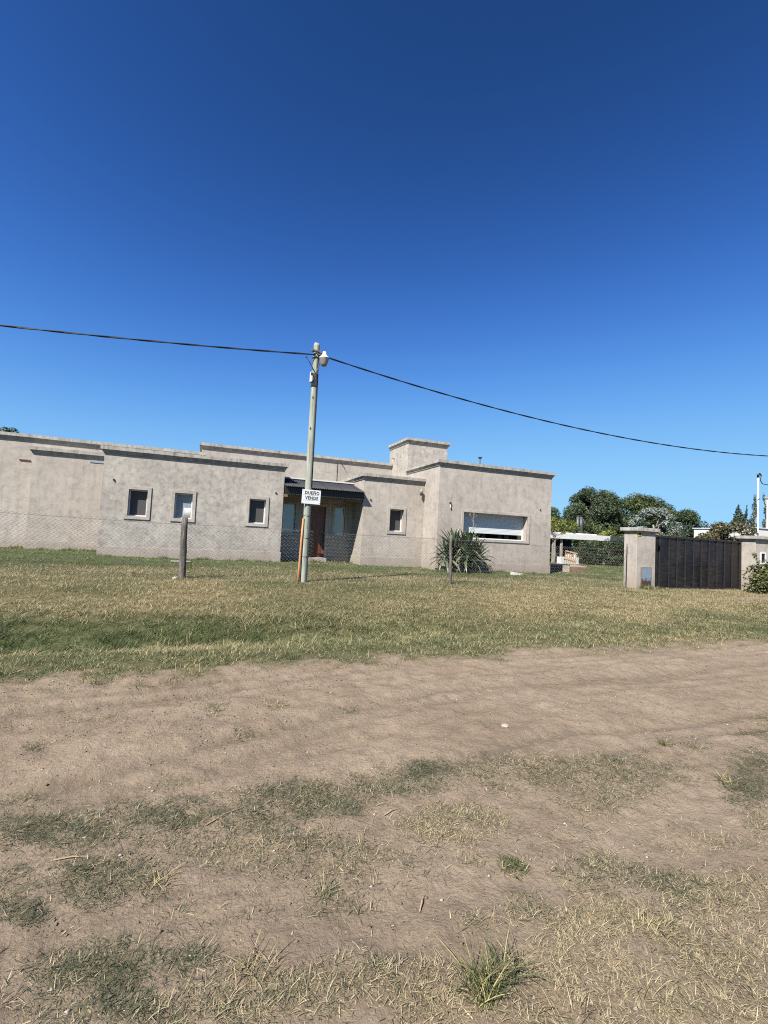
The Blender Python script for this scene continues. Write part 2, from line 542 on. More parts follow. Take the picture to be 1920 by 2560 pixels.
def box_mat():
    t = NT('blue_paint_over_rust')
    co = t.coords()
    a = t.noise(7, 8, .7, co, .6)
    g = t.n('NewGeometry'); sp = t.n('SeparateXYZ'); t.l(g.outputs['Position'], sp.inputs[0])
    mr = t.n('MapRange'); mr.inputs[1].default_value = .34; mr.inputs[2].default_value = .60; mr.inputs[3].default_value = -.28; mr.inputs[4].default_value = .16
    t.l(sp.outputs[2], mr.inputs[0])
    s_ = t.n('Math', operation='ADD'); t.l(a, s_.inputs[0]); t.l(mr.outputs[0], s_.inputs[1])
    t.base(t.ramp(s_.outputs[0], [(.40, (.05, .032, .03)), (.46, (.07, .045, .04)), (.475, (.125, .17, .22)), (.8, (.155, .20, .25))]))
    t.bump(s_.outputs[0], .4, .006)
    return t.set(.65, 0, .3)


M['meter'] = box_mat()


def corr_mat():
    t = NT('charcoal_corrugated_sheet')
    a = t.noise(3, 5, .6, t.coords((1, 4, 1)))
    t.base(t.ramp(a, [(.3, (.022, .023, .027)), (.7, (.034, .036, .041))]))
    return t.set(.6, .0, .2)


M['corr'] = corr_mat()


def glass_mat(name, col, alpha_mix):
    t = NT(name)
    t.base(col); t.set(.03, 0, .9)
    if alpha_mix > 0:
        tr = t.n('BsdfTransparent'); tr.inputs[0].default_value = (.75, .8, .8, 1)
        fr = t.n('Fresnel'); fr.inputs[0].default_value = 1.6
        gl = t.n('BsdfGlossy'); gl.inputs['Roughness'].default_value = .02
        mx = t.n('MixShader'); t.l(fr.outputs[0], mx.inputs[0]); t.l(tr.outputs[0], mx.inputs[1]); t.l(gl.outputs[0], mx.inputs[2])
        t.l(mx.outputs[0], t.out.inputs[0])
    return t.m


M['glass'] = glass_mat('window_glass_clear', (.02, .02, .02), 1)


def mirror_glass():
    t = NT('window_glass_reflective')
    gl = t.n('BsdfGlossy'); gl.inputs['Roughness'].default_value = .03; gl.inputs[0].default_value = (.62, .58, .50, 1)
    df = t.n('BsdfDiffuse'); df.inputs[0].default_value = (.10, .105, .10, 1)
    mx = t.n('MixShader'); mx.inputs[0].default_value = .22
    t.l(df.outputs[0], mx.inputs[1]); t.l(gl.outputs[0], mx.inputs[2]); t.l(mx.outputs[0], t.out.inputs[0])
    return t.m


M['porch_glass'] = mirror_glass()


def ground_mat():
    t = NT('dirt_and_thatch')
    co = t.coords()
    at = t.n('VertexColor', layer_name='mask')
    sep = t.n('SeparateColor'); t.l(at.outputs[0], sep.inputs[0])
    a = t.noise(1.1, 8, .62, co, .3)
    b = t.noise(9, 9, .72, co, .4)
    dirt = t.ramp(a, [(.25, (.174, .133, .093)), (.5, (.216, .168, .119)), (.75, (.258, .204, .149))])
    dirt = t.mix(dirt, t.ramp(b, [(.28, (.70, .69, .68)), (.5, (1, 1, 1)), (.72, (1.16, 1.15, 1.14))]), .9, 'MULTIPLY')
    gr = t.noise(160, 4, .8, co)
    dirt = t.mix(dirt, t.ramp(gr, [(.3, (.72,) * 3), (.5, (1,) * 3), (.7, (1.2,) * 3)]), .6, 'MULTIPLY')
    dirt = t.mix(dirt, (.098, .078, .056), sep.outputs[2])
    c = t.noise(14, 8, .75, co, .6)
    th_g = t.ramp(c, [(.28, (.030, .034, .014)), (.5, (.062, .066, .028)), (.7, (.115, .11, .05))])
    th_d = t.ramp(c, [(.28, (.060, .047, .025)), (.5, (.125, .102, .054)), (.7, (.22, .182, .098))])
    thatch = t.mix(th_g, th_d, sep.outputs[1])
    t.base(t.mix(dirt, thatch, sep.outputs[0]))
    h1 = t.noise(38, 8, .7, co, .3)
    h2 = t.noise(6, 6, .6, t.coords((.8, 1.2, 1)), .6)
    ad = t.n('Math', operation='MULTIPLY_ADD'); t.l(h2, ad.inputs[0]); ad.inputs[1].default_value = .7; t.l(h1, ad.inputs[2])
    t.bump(ad.outputs[0], .9, .026)
    return t.set(.97, 0, .1)


M['ground'] = ground_mat()


# ------------------------------------------------------------------ ground sheet
def lawn_dry(X, Y):
    d = .60 + 1.25 * (fbm(X * .55, Y * .9, 71, 4) - .5)
    d = d - .50 * ss(13.2, 16.5, Y)
    d = d - .62 * np.exp(-((Y - 7.6 - .5 * (fbm(X * .7, Y * 0, 73, 3) - .5)) / .8) ** 2) * ss(7.5, .5, X) * (.35 + 1.1 * fbm(X * 1.1, Y * 1.6, 75, 3))
    d = d - .28 * ss(6.9, 6.0, Y) + .5 * np.exp(-((Y - 6.85) / .22) ** 2) * ss(3.5, 0, X) * fbm(X * 1.3, Y * 2, 77, 2)  # last term: brown thatch strip painting the brown shadows along the ditch slope
    d = d + .32 * np.exp(-((Y - 9.6) / 1.5) ** 2) * ss(3, 9, X)
    d = d - .25 * ss(3, -3, X) * ss(13, 15, Y)
    return np.clip(d, 0, 1)


def bare(X, Y):
    """worn dirt patch in front of the gate"""
    return np.exp(-(((X - 17.6) / 2.2) ** 2 + ((Y - 9.75) / .32) ** 2)) + .6 * np.exp(-(((X - 17) / 2.5) ** 2 + ((Y - 11.5) / .3) ** 2))


def lawn_mask(X, Y):
    return ss(-.42, .5, Y - edge_y(X) + .9 * (fbm(X * 4, Y * 5, 81, 4) - .5))


def axis_y():
    ys = [-600, -250, -90, -30, -10, -4, -2, -1]
    y = -.4
    while y < 6.2:
        ys.append(y); y += .022 if y < 3.3 else .035
    while y < 13: ys.append(y); y += .09
    while y < 30: ys.append(y); y += .4
    s_ = .6
    while y < 3000: ys.append(y); y += s_; s_ *= 1.25
    return np.array(ys)


def axis_x():
    def run(x, lim):
        o = []; far = .4
        while abs(x) < 3000:
            o.append(x)
            r_ = abs(x - 2.0)
            st = next((w for l_, w in lim if r_ < l_), None)
            if st is None:
                far *= 1.15; st = far
            x += st if lim is RIGHT else -st
        return o
    RIGHT = [(4, .03), (10, .06), (14, .15), (22, .3)]
    LEFT = [(4, .03), (7, .08), (14, .3)]
    return np.array(run(1.97, LEFT)[::-1] + run(2.0, RIGHT))


ax, ay = axis_x(), axis_y()
GX, GY = np.meshgrid(ax, ay)
GZ = gz(GX, GY)
nx, ny = len(ax), len(ay)
print('ground grid', nx, ny)
V = np.stack([GX.ravel(), GY.ravel(), GZ.ravel()], 1)
idx = np.arange(nx * ny).reshape(ny, nx)
Q = np.stack([idx[:-1, :-1].ravel(), idx[:-1, 1:].ravel(), idx[1:, 1:].ravel(), idx[1:, :-1].ravel()], 1)
cov, dry = patch(GX.ravel(), GY.ravel())
lm = lawn_mask(GX.ravel(), GY.ravel()) * (1 - np.clip(bare(GX.ravel(), GY.ravel()) * 1.3, 0, .9))
mk = np.stack([np.maximum(lm, cov * .38), np.where(lm > .3, lawn_dry(GX.ravel(), GY.ravel()), dry),
               np.clip(tracks(GX.ravel(), GY.ravel()) * .6, 0, .7) * (1 - lm)], 1)
ground = tri_object('ground', V, Q, {'mask': mk}, M['ground'], smooth=True)
tag(ground, kind='structure')


# ------------------------------------------------------------------ house
def hz(x): return .32 - .0095 * x


HOUSE = empty('house', (4.5, 19.0, .25), 'long low grey stucco house with flat parapet roofs and stepped wings', 'house')


def wall_block(mat_, x0, x1, y0, y1, z0, z1, ops=(), depth=.22):
    """box whose front (y0) has rectangular openings with real reveals"""
    b = MB()
    xs = sorted(set([x0, x1] + [o[0] for o in ops] + [o[1] for o in ops]))
    zs = sorted(set([z0, z1] + [o[2] for o in ops] + [o[3] for o in ops]))
    for i in range(len(xs) - 1):
        for k in range(len(zs) - 1):
            cx, cz = (xs[i] + xs[i + 1]) / 2, (zs[k] + zs[k + 1]) / 2
            if any(o[0] < cx < o[1] and o[2] < cz < o[3] for o in ops): continue
            b.add([(xs[i], y0, zs[k]), (xs[i + 1], y0, zs[k]), (xs[i + 1], y0, zs[k + 1]), (xs[i], y0, zs[k + 1])], [(0, 1, 2, 3)])
    for (a, c, d, e) in ops:
        yd = y0 + depth
        b.add([(a, y0, d), (c, y0, d), (c, y0, e), (a, y0, e), (a, yd, d), (c, yd, d), (c, yd, e), (a, yd, e)],
              [(0, 4, 5, 1), (1, 5, 6, 2), (2, 6, 7, 3), (3, 7, 4, 0)])
    b.add([(x0, y0, z0), (x1, y0, z0), (x1, y1, z0), (x0, y1, z0), (x0, y0, z1), (x1, y0, z1), (x1, y1, z1), (x0, y1, z1)],
          [(4, 5, 6, 7), (1, 2, 6, 5), (2, 3, 7, 6), (3, 0, 4, 7)])
    return b.build('wall', mat_, HOUSE)


PROF = [(-.14, 0), (.12, 0), (.12, -.125), (.075, -.13), (.07, -.185), (.04, -.19), (.035, -.245), (-.01, -.25)]


def cornice(path, ztop, prof=PROF):
    b = MB(); n = len(path); P = []
    wob = random.Random(int(ztop * 1000))
    # subdivide long runs so that the edge is not perfectly straight
    pts = []
    for i in range(n - 1):
        a = Vector((*path[i], 0)); c = Vector((*path[i + 1], 0))
        k = max(1, int((c - a).length / .8))
        for q in range(k): pts.append((a.lerp(c, q / k), q == 0))
    pts.append((Vector((*path[-1], 0)), True))
    for i, (p, corner) in enumerate(pts):
        d0 = (p - pts[i - 1][0]).normalized() if i else None
        d1 = (pts[i + 1][0] - p).normalized() if i < len(pts) - 1 else None
        if d0 is None: d0 = d1
        if d1 is None: d1 = d0
        n0 = Vector((d0.y, -d0.x, 0)); n1 = Vector((d1.y, -d1.x, 0))
        mv = n0 + n1; mv = mv / max(1e-6, (mv.length_squared / 2))
        dz = wob.uniform(-.006, .006)
        P.append([(p.x + mv.x * o, p.y + mv.y * o, ztop + h + dz) for o, h in prof])
    m_ = len(prof)
    vs_ = [q for r_ in P for q in r_]
    fs = []
    for i in range(len(P) - 1):
        for k in range(m_ - 1):
            fs.append((i * m_ + k, i * m_ + k + 1, (i + 1) * m_ + k + 1, (i + 1) * m_ + k))
    fs.append(tuple(range(m_))); fs.append(tuple((len(P) - 1) * m_ + k for k in range(m_ - 1, -1, -1)))
    b.add(vs_, fs)
    return b.build('cornice', M['cornice'], HOUSE)


def plinth(x0, x1, y, ztop, left=None, right=None):
    b = MB(); p = .028
    b.box(x0 - (p if left else 0), x1 + (p if right else 0), y - p, y + .05, -.1, ztop)
    if left: b.box(x0 - p, x0 + .05, y + .05, left, -.1, ztop - .001)
    if right: b.box(x1 - .05, x1 + p, y + .05, right, -.1, ztop - .001)
    return b.build('plinth', M['trim'], HOUSE, bevel=.004)


def window(x0, x1, z0, z1, y, kind, sur=.12, depth=.2):
    mid = ((x0 + x1) / 2, y, z0)
    w = MB()
    p = .035
    # moulded surround
    w.box(x0 - sur, x1 + sur, y - p, y + .03, z1, z1 + sur)
    w.box(x0 - sur, x1 + sur, y - p, y + .03, z0 - sur, z0)
    w.box(x0 - sur, x0, y - p, y + .03, z0, z1)
    w.box(x1, x1 + sur, y - p, y + .03, z0, z1)
    wo = w.build('window', M['trim'], HOUSE, bevel=.005)
    f = MB(); t = .042; yf = y + depth - .05
    f.box(x0 - .01, x1 + .01, yf, y + depth, z1 - t, z1 + .01); f.box(x0 - .01, x1 + .01, yf, y + depth, z0 - .01, z0 + t)
    f.box(x0 - .01, x0 + t, yf, y + depth, z0 + t, z1 - t); f.box(x1 - t, x1 + .01, yf, y + depth, z0 + t, z1 - t)
    f.build('frame', M['white_frame'], wo)
    if kind in ('dark', 'pale'):
        MB().box(x0 + t - .005, x1 - t + .005, yf + .03, yf + .04, z0 + t - .005, z1 - t + .005).build('blind', M['screen_dark' if kind == 'dark' else 'screen_blue'], wo)
        if kind == 'pale':
            c = MB(); k = 9
            for i in range(k):
                xa = x0 + .34 + i * .027
                c.tube([(xa, yf + .022 + .004 * (i % 2), z0 + .05), (xa + .006 * math.sin(i), yf + .022, z0 + .42)], .014, 6)
            c.build('curtain', M['white_paint'], wo, smooth=True)
    elif kind == 'glass':
        MB().box(x0 + t - .005, x1 - t + .005, yf + .02, yf + .028, z0 + t - .005, z1 - t + .005).build('pane', M['porch_glass'], wo)
    elif kind == 'shutter':
        zb = z0 + .25
        s_ = MB(); nsl = 14; hh = (z1 - t - zb) / nsl
        for i in range(nsl):
            za = zb + i * hh
            s_.add([(x0 + t, yf + .028, za), (x1 - t, yf + .028, za), (x1 - t, yf + .024, za + hh * .85), (x0 + t, yf + .024, za + hh * .85), (x0 + t, yf + .028, za + hh), (x1 - t, yf + .028, za + hh)],
                   [(0, 1, 2, 3), (3, 2, 5, 4)])
        s_.build('shutter', M['shutter'], wo)
        MB().box(x0 + t, x1 - t, yf + .034, yf + .04, z0 + t, zb + .05).build('pane', M['glass'], wo)
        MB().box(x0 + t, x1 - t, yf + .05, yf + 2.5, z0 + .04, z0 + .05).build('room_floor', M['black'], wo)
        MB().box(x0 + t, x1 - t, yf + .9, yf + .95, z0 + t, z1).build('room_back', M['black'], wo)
        L = x1 - x0
        for a, c in ((.62, .67), (.715, .79)):
            MB().box(x0 + L * a, x0 + L * c, yf + .07, yf + .10, z0 + .05, zb + .1).build('curtain', M['screen_blue'], wo)
        MB().box(x0 + L * .38, x0 + L * .425, yf + .15, yf + .25, z0 + .05, zb).build('ornament', M['concrete'], wo)
    return wo


# wing at left of the porch (three small windows)
WA = [(-2.70, -2.08, 1.84, 2.81), (-1.16, -.54, 1.84, 2.80), (1.555, 2.19, 1.81, 2.78)]
wall_block(M['stucco_a'], -3.57, 2.87, 19.0, 22.6, -.1, 4.29, WA)
cornice([(-3.57, 22.2), (-3.57, 19.0), (2.87, 19.0), (2.87, 22.9)], 4.30)
plinth(-3.57, 2.87, 19.0, .70, right=20.3)
for q, kd in zip(WA, ('dark', 'pale', 'dark')): window(*q, 19.0, kd)
# shallow bay, lower cornice
wall_block(M['stucco_d'], -6.5, -3.4, 21.7, 22.6, -.1, 4.37)
cornice([(-6.5, 22.2), (-6.5, 21.7), (-3.57, 21.7)], 4.38)
plinth(-6.5, -3.57, 21.7, .71, left=22.2)
# long wall behind it
wall_block(M['stucco_d'], -18, -.35, 22.2, 25.5, -.1, 4.90)
cornice([(-18, 22.2), (-.35, 22.2), (-.35, 22.9)], 4.91)
# tall block behind the porch
wall_block(M['stucco_back'], -.40, 9.3, 22.9, 28, -.1, 5.46)
cornice([(-.40, 26), (-.40, 22.9), (9.15, 22.9)], 5.47)
# porch wall
WP = [(3.09, 3.63, 1.50, 2.76), (5.41, 5.90, 1.48, 2.75)]
DOOR = (4.17, 5.0, .47, 2.74)
wall_block(M['stucco_d'], 2.75, 6.4, 20.3, 22.95, -.1, 3.87, WP + [DOOR], .16)
for q in WP: window(*q, 20.3, 'glass', .11, .14)
MB().box(2.88, 6.24, 20.22, 20.42, 3.875, 3.93).build('flashing', M['white_paint'], HOUSE)
# right wing of the porch
WC = [(7.51, 8.17, 1.79, 2.765)]
wall_block(M['stucco_d'], 6.25, 9.3, 18.8, 23.1, -.1, 4.22, WC, .29)
cornice([(6.25, 22.9), (6.25, 18.8), (9.15, 18.8)], 4.23)
plinth(6.25, 9.15, 18.8, .64, left=20.3)
window(*WC[0], 18.8, 'dark', .12, .27)
# big right block with the wide window
WD = [(10.40, 13.79, 1.645, 2.775)]
wall_block(M['stucco_d'], 9.15, 15.13, 17.4, 25, -.1, 4.92, WD, .38)
cornice([(9.15, 20.85), (9.15, 17.4), (15.13, 17.4), (15.13, 24)], 4.935)
plinth(9.15, 15.13, 17.4, .59, left=18.8, right=24)
window(*WD[0], 17.4, 'shutter', .115, .36)
# chimney tower
wall_block(M['stucco_a'], 9.15, 11.35, 20.85, 23.33, 4.92, 6.51)
cornice([(9.15, 23.33), (9.15, 20.85), (11.35, 20.85), (11.35, 23.33)], 6.52)

# door
d0, d1, dz0, dz1 = DOOR
dr = MB().box(d0, d1, 20.40, 20.45, dz0, dz1).build('door', M['door'], HOUSE)
for za, zb in ((dz0 + .12, dz0 + .78), (dz0 + .92, dz0 + 1.06), (dz0 + 1.2, dz1 - .14)):
    MB().box(d0 + .12, d0 + .38, 20.385, 20.41, za, zb).build('panel', M['door'], dr, bevel=.012)
    MB().box(d1 - .38, d1 - .12, 20.385, 20.41, za, zb).build('panel', M['door'], dr, bevel=.012)
MB().tube([(d1 - .06, 20.38, 1.35), (d1 - .06, 20.35, 1.36), (d1 - .06, 20.35, 1.52), (d1 - .06, 20.38, 1.53)], .012, 6).build('handle', M['dark_metal'], dr)
ds = MB()
ds.box(d0 - .13, d0, 20.265, 20.33, .40, dz1); ds.box(d1, d1 + .13, 20.265, 20.33, .40, dz1); ds.box(d0 - .13, d1 + .13, 20.265, 20.33, dz1, dz1 + .13)
ds.build('door_surround', M['trim'], HOUSE, bevel=.005)
MB().box(4.05, 5.06, 19.95, 20.5, .1, .455).build('step', M['concrete'], HOUSE, bevel=.01)

# corrugated porch roof
PX0, PX1, PYF, PYB, PZF, PZB = 2.86, 6.215, 18.46, 20.36, 3.37, 3.86
cr = MB(); nw = 44; per = 6; N = nw * per
top = []; bot = []
for i in range(N + 1):
    x = PX0 + (PX1 - PX0) * i / N
    h = .018 * math.sin(2 * math.pi * i / per)
    top.append((x, PYF, PZF + h)); bot.append((x, PYB, PZB + h))
vs_ = top + bot + [(x, y, z - .004) for x, y, z in top] + [(x, y, z - .004) for x, y, z in bot]
k = N + 1
fs = []
for i in range(N):
    fs += [(i, i + 1, k + i + 1, k + i), (2 * k + i + 1, 2 * k + i, 3 * k + i, 3 * k + i + 1), (i + 1, i, 2 * k + i, 2 * k + i + 1)]
cr.add(vs_, fs)
proof = cr.build('porch_roof', M['corr'], HOUSE, smooth=True)
MB().box(2.88, 6.235, 18.66, 18.76, 3.10, 3.375).build('beam', M['black'], HOUSE)
bb = MB()
n_ = 40
for i in range(n_):
    xa = 2.90 + (6.19 - 2.90) * i / n_
    w_ = (6.19 - 2.90) / n_ * .62
    bb.add([(xa, 18.69, 3.10), (xa + w_, 18.69, 3.10), (xa + w_, 18.69, 3.065), (xa + w_ / 2, 18.69, 3.045), (xa, 18.69, 3.065),
            (xa, 18.71, 3.10), (xa + w_, 18.71, 3.10), (xa + w_, 18.71, 3.065), (xa + w_ / 2, 18.71, 3.045), (xa, 18.71, 3.065)],
           [(4, 3, 2, 1, 0), (5, 6, 7, 8, 9), (0, 1, 6, 5), (1, 2, 7, 6), (2, 3, 8, 7), (3, 4, 9, 8), (4, 0, 5, 9)])
tag(bb.build('scalloped_trim', M['concrete'], HOUSE), kind='stuff')
MB().box(2.88, 6.24, 18.86, 18.98, 2.96, 3.06).build('tie_beam', M['twig'], HOUSE)
rf = MB()
for x in (3.2, 3.9, 4.6, 5.3, 6.0):
    rf = MB()
    rf.obox((x, 19.5, 3.59), (.03, 0, 0), (0, .86, .222), (0, -.012, .045))
    rf.build('rafter', M['black'], HOUSE)

# small fittings on the walls
def socket(x, y, z, r=.03):
    MB().tube([(x, y + .02, z), (x, y - .035, z)], r, 10).build('wall_socket', M['dark_metal'], HOUSE)


socket(-3.21, 19.0, 3.11, .035); socket(2.56, 19.0, 3.09, .035); socket(14.5, 17.4, 3.14); socket(6.58, 18.8, 3.10, .035)
b = MB(); b.tube([(-3.21, 18.965, 3.10), (-3.19, 18.97, 3.03), (-3.16, 18.98, 3.01)], .006, 5).build('loose_wire', M['plastic_black'], HOUSE)
l1 = MB().lathe((9.71, 17.34, 2.93), [(.0, .12), (.018, .11), (.022, .08), (.014, .06), (.022, .05), (.028, 0), (.018, -.03), (0, -.035)], 12).build('wall_lamp', M['white_plastic'], HOUSE, smooth=True)
MB().box(9.68, 9.74, 17.33, 17.41, 3.08, 3.15).build('bracket', M['dark_metal'], l1)
l2 = MB().lathe((8.93, 18.66, 3.60), [(0, .17), (.04, .16), (.06, .10), (.065, .04), (.05, .0), (0, -.01)], 12).build('wall_lamp', M['concrete'], HOUSE, smooth=True)
MB().tube([(8.93, 18.80, 3.74), (8.93, 18.66, 3.74)], .02, 6).build('bracket', M['dark_metal'], l2)
MB().box(8.88, 8.98, 18.62, 18.70, 3.46, 3.56).build('bulb_cage', M['dark_metal'], l2)
MB().box(15.10, 15.22, 17.8, 17.9, 3.74, 3.88).build('side_lamp', M['dark_metal'], HOUSE)
vp_ = MB(); vp_.tube([(14.0, 21.9, 4.7), (14.0, 21.9, 6.12)], .035, 10).build('roof_vent', M['galv'], HOUSE)
MB().lathe((14.0, 21.9, 6.12), [(.03, -.02), (.11, .06), (.13, .09), (0, .12)], 14).build('vent_cap', M['galv'], HOUSE)
MB().tube([(6.11, 22.88, 5.2), (6.11, 22.885, 3.9)], .011, 5).build('conduit', M['dark_metal'], HOUSE)
MB().tube([(6.30, 22.87, 5.19), (6.52, 22.80, 4.90)], .013, 5).build('conduit', M['dark_metal'], HOUSE)
MB().tube([(9.13, 22.6, 5.69), (9.03, 22.6, 5.71)], .02, 6).build('spout', M['dark_metal'], HOUSE)
MB().box(-7.08, -6.72, 22.16, 22.21, 3.86, 3.90).build('clay_gutter', simple('red_clay', (.22, .06, .045), .7), HOUSE)
MB().box(-4.57, -3.59, 21.675, 21.71, 3.965, 4.06).build('drip_tray', simple('blue_grey_metal', (.30, .36, .38), .5), HOUSE)


# ------------------------------------------------------------------ utility pole and its things
POLE = empty('utility_pole', (2.33, 11.6, float(gz(2.33, 11.6))), 'tall weathered wooden utility pole standing on the lawn before the porch', 'pole')
pz = [(.1, .098), (.8, .095), (1.6, .093), (2.6, .090), (3.6, .086), (4.6, .082), (5.5, .079), (6.2, .076), (6.36, .078), (6.43, .072)]
pw = MB(); rr = random.Random(4)
n = 18; vs_ = []; fs = []
for i, (z, r_) in enumerate(pz):
    cx = 2.372 - .001 * z + rr.uniform(-.006, .006); cy = 11.6 + rr.uniform(-.005, .005)
    for k_ in range(n):
        a = 2 * math.pi * k_ / n
        q = r_ * (1 + .05 * math.sin(3 * a + z) + rr.uniform(-.025, .025))
        vs_.append((cx + q * math.cos(a), cy + q * math.sin(a), z + (rr.uniform(-.02, .03) if i == len(pz) - 1 else 0)))
for i in range(len(pz) - 1):
    for k_ in range(n):
        k2 = (k_ + 1) % n
        fs.append((i * n + k_, i * n + k2, (i + 1) * n + k2, (i + 1) * n + k_))
fs.append(tuple((len(pz) - 1) * n + k_ for k_ in range(n)))
pw.add(vs_, fs); pw.build('shaft', M['pole'], POLE, smooth=True)
for z, r_ in ((.95, .100), (1.42, .098), (1.98, .096)):
    b = MB(); pts = [(2.372 + r_ * math.cos(a), 11.6 + r_ * math.sin(a), z + .012 * math.sin(a)) for a in [2 * math.pi * q / 20 for q in range(21)]]
    b.tube(pts, .006, 5, False).build('binding_wire', M['dark_metal'], POLE)
for z, r_ in ((6.22, .082), (6.05, .083), (5.3, .086), (5.62, .085)):
    b = MB(); pts = [(2.365 + r_ * math.cos(a), 11.6 + r_ * math.sin(a), z) for a in [2 * math.pi * q / 20 for q in range(21)]]
    b.tube(pts, .011, 5, False).build('strap', M['dark_metal'], POLE)
b = MB(); b.box(2.26, 2.47, 11.49, 11.505, 6.20, 6.235); b.box(2.44, 2.50, 11.47, 11.55, 6.16, 6.21); b.box(2.22, 2.26, 11.48, 11.55, 6.19, 6.24)
b.build('bracket', M['galv'], POLE)
b = MB(); b.box(2.225, 2.285, 11.47, 11.56, 5.38, 5.64); jb = b.build('junction_box', M['white_plastic'], POLE, bevel=.008)
MB().box(2.235, 2.29, 11.465, 11.5, 5.55, 5.62).build('box_lid', M['dark_metal'], jb)
for pts in ([(2.10, 11.55, 6.03), (2.18, 11.50, 5.90), (2.28, 11.49, 5.74), (2.34, 11.48, 5.64), (2.33, 11.48, 5.52), (2.28, 11.47, 5.40), (2.25, 11.49, 5.36)],
            [(2.44, 11.52, 6.08), (2.45, 11.5, 5.9), (2.40, 11.48, 5.72), (2.35, 11.48, 5.6), (2.36, 11.48, 5.45), (2.30, 11.47, 5.36)],
            [(2.42, 11.53, 5.9), (2.435, 11.535, 5.4), (2.435, 11.535, 4.6), (2.436, 11.53, 3.6), (2.438, 11.53, 2.7)]):
    MB().tube(pts, .011, 6).build('lead_wire', M['plastic_black'], POLE, smooth=True)
for x_, z in ((2.33, 5.0), (2.37, 1.66), (2.31, 4.2)):
    MB().obox((x_, 11.6 - .085, z), (.012, 0, 0), (0, .006, 0), (0, 0, .028)).build('knot', M['bark'], POLE, bevel=.004)

LAMP = empty('street_lamp', (2.56, 11.50, 5.85), 'white capped street lamp with cloudy bowl near the pole top', 'lamp')
MB().lathe((2.555, 11.47, 5.85), [(0, -.02), (.055, -.015), (.078, .02), (.098, .08), (.120, .17), (.127, .2), (.11, .205)], 20).build('bowl', M['lamp_bowl'], LAMP, smooth=True)
MB().lathe((2.555, 11.47, 5.85), [(.128, .19), (.131, .2), (.122, .215), (.08, .255), (.052, .295), (.046, .345), (.034, .365), (0, .37)], 20).build('cap', M['lamp_white'], LAMP, smooth=True)
MB().tube([(2.555, 11.47, 6.12), (2.50, 11.49, 6.13), (2.42, 11.54, 6.10)], .016, 8).build('arm', M['galv'], LAMP)
MB().lathe((2.56, 11.47, 5.85), [(0, -.012), (.035, -.006), (.05, .004)], 12).build('socket', M['rust'], LAMP)

PIPE = tag(MB().tube([(2.225, 11.52, .15), (2.235, 11.52, .7), (2.25, 11.525, 1.3), (2.268, 11.53, 1.9)], [.033, .029, .028, .022], 10)
           .build('conduit_pipe', M['orange'], None, True, loc=(2.2, 11.5, .3)), 'orange plastic conduit pipe strapped upright against the utility pole', 'pipe')

SIGN = empty('for_sale_sign', (2.43, 11.44, 2.27), 'small white board sign nailed to the utility pole', 'sign')
tilt = .012
MB().obox((2.43, 11.485, 2.45), (.237, 0, -.004), (0, .006, 0), (.004, 0, .18)).build('board', M['sign'], SIGN, bevel=.003)


def text_mesh(txt, size, loc, name, parent, mat_, sx=1.0):
    cu = bpy.data.curves.new(name, 'FONT'); cu.body = txt; cu.size = size; cu.align_x = 'CENTER'; cu.align_y = 'CENTER'
    cu.extrude = .0012; cu.offset = .0028; cu.space_character = 1.18
    ob = bpy.data.objects.new('tmp_text', cu); COL.objects.link(ob)
    dg = bpy.context.evaluated_depsgraph_get()
    me = bpy.data.meshes.new_from_object(ob.evaluated_get(dg))
    bpy.data.objects.remove(ob)
    me.materials.clear(); me.materials.append(mat_)
    o = bpy.data.objects.new(name, me); COL.objects.link(o)
    o.parent = parent; o.location = Vector(loc) - ORIG[parent.name]
    o.rotation_euler = (R(90), R(1.0), 0); o.scale = (sx, 1, 1)
    return o


text_mesh('DUEÑO', .112, (2.445, 11.4765, 2.548), 'lettering', SIGN, M['ink'], .84)
text_mesh('VENDE', .112, (2.440, 11.4765, 2.418), 'lettering', SIGN, M['ink'], .84)
for z in (2.492, 2.362):
    MB().box(2.225, 2.64, 11.4775, 11.479, z - .002, z + .002).build('ruled_line', M['ink'], SIGN)
for x, z in ((2.215, 2.61), (2.645, 2.61), (2.22, 2.29), (2.64, 2.30)):
    MB().tube([(x, 11.481, z), (x, 11.474, z)], .006, 6).build('nail', M['dark_metal'], SIGN)


def cable(name, pts, label, rad=.0135):
    b = MB()
    N_ = len(pts)
    for ph in (0, math.pi):
        p2 = []
        for i, p in enumerate(pts):
            a = i * .9 + ph
            p2.append((p[0], p[1] + .009 * math.cos(a), p[2] + .009 * math.sin(a)))
        b.tube(p2, rad, 6)
    return tag(b.build(name, M['plastic_black'], None, True, loc=pts[0]), label, 'cable', 'overhead cables')


def span(x0, sgn, L_, s_, z0, n_=110, y0=11.5):
    return [(x0 + sgn * d, y0 + .001 * d, z0 - s_ * d * (1 - d / L_)) for d in [L_ * i / n_ for i in range(n_ + 1)]]


cable('overhead_cable', span(2.34, -1, 33, .1215, 6.11, 140), 'thick black overhead cable running from pole to the left edge')
cable('overhead_cable', span(2.38, 1, 24.1, .1435, 6.13, 110), 'thick black overhead cable sagging from pole to the right edge')


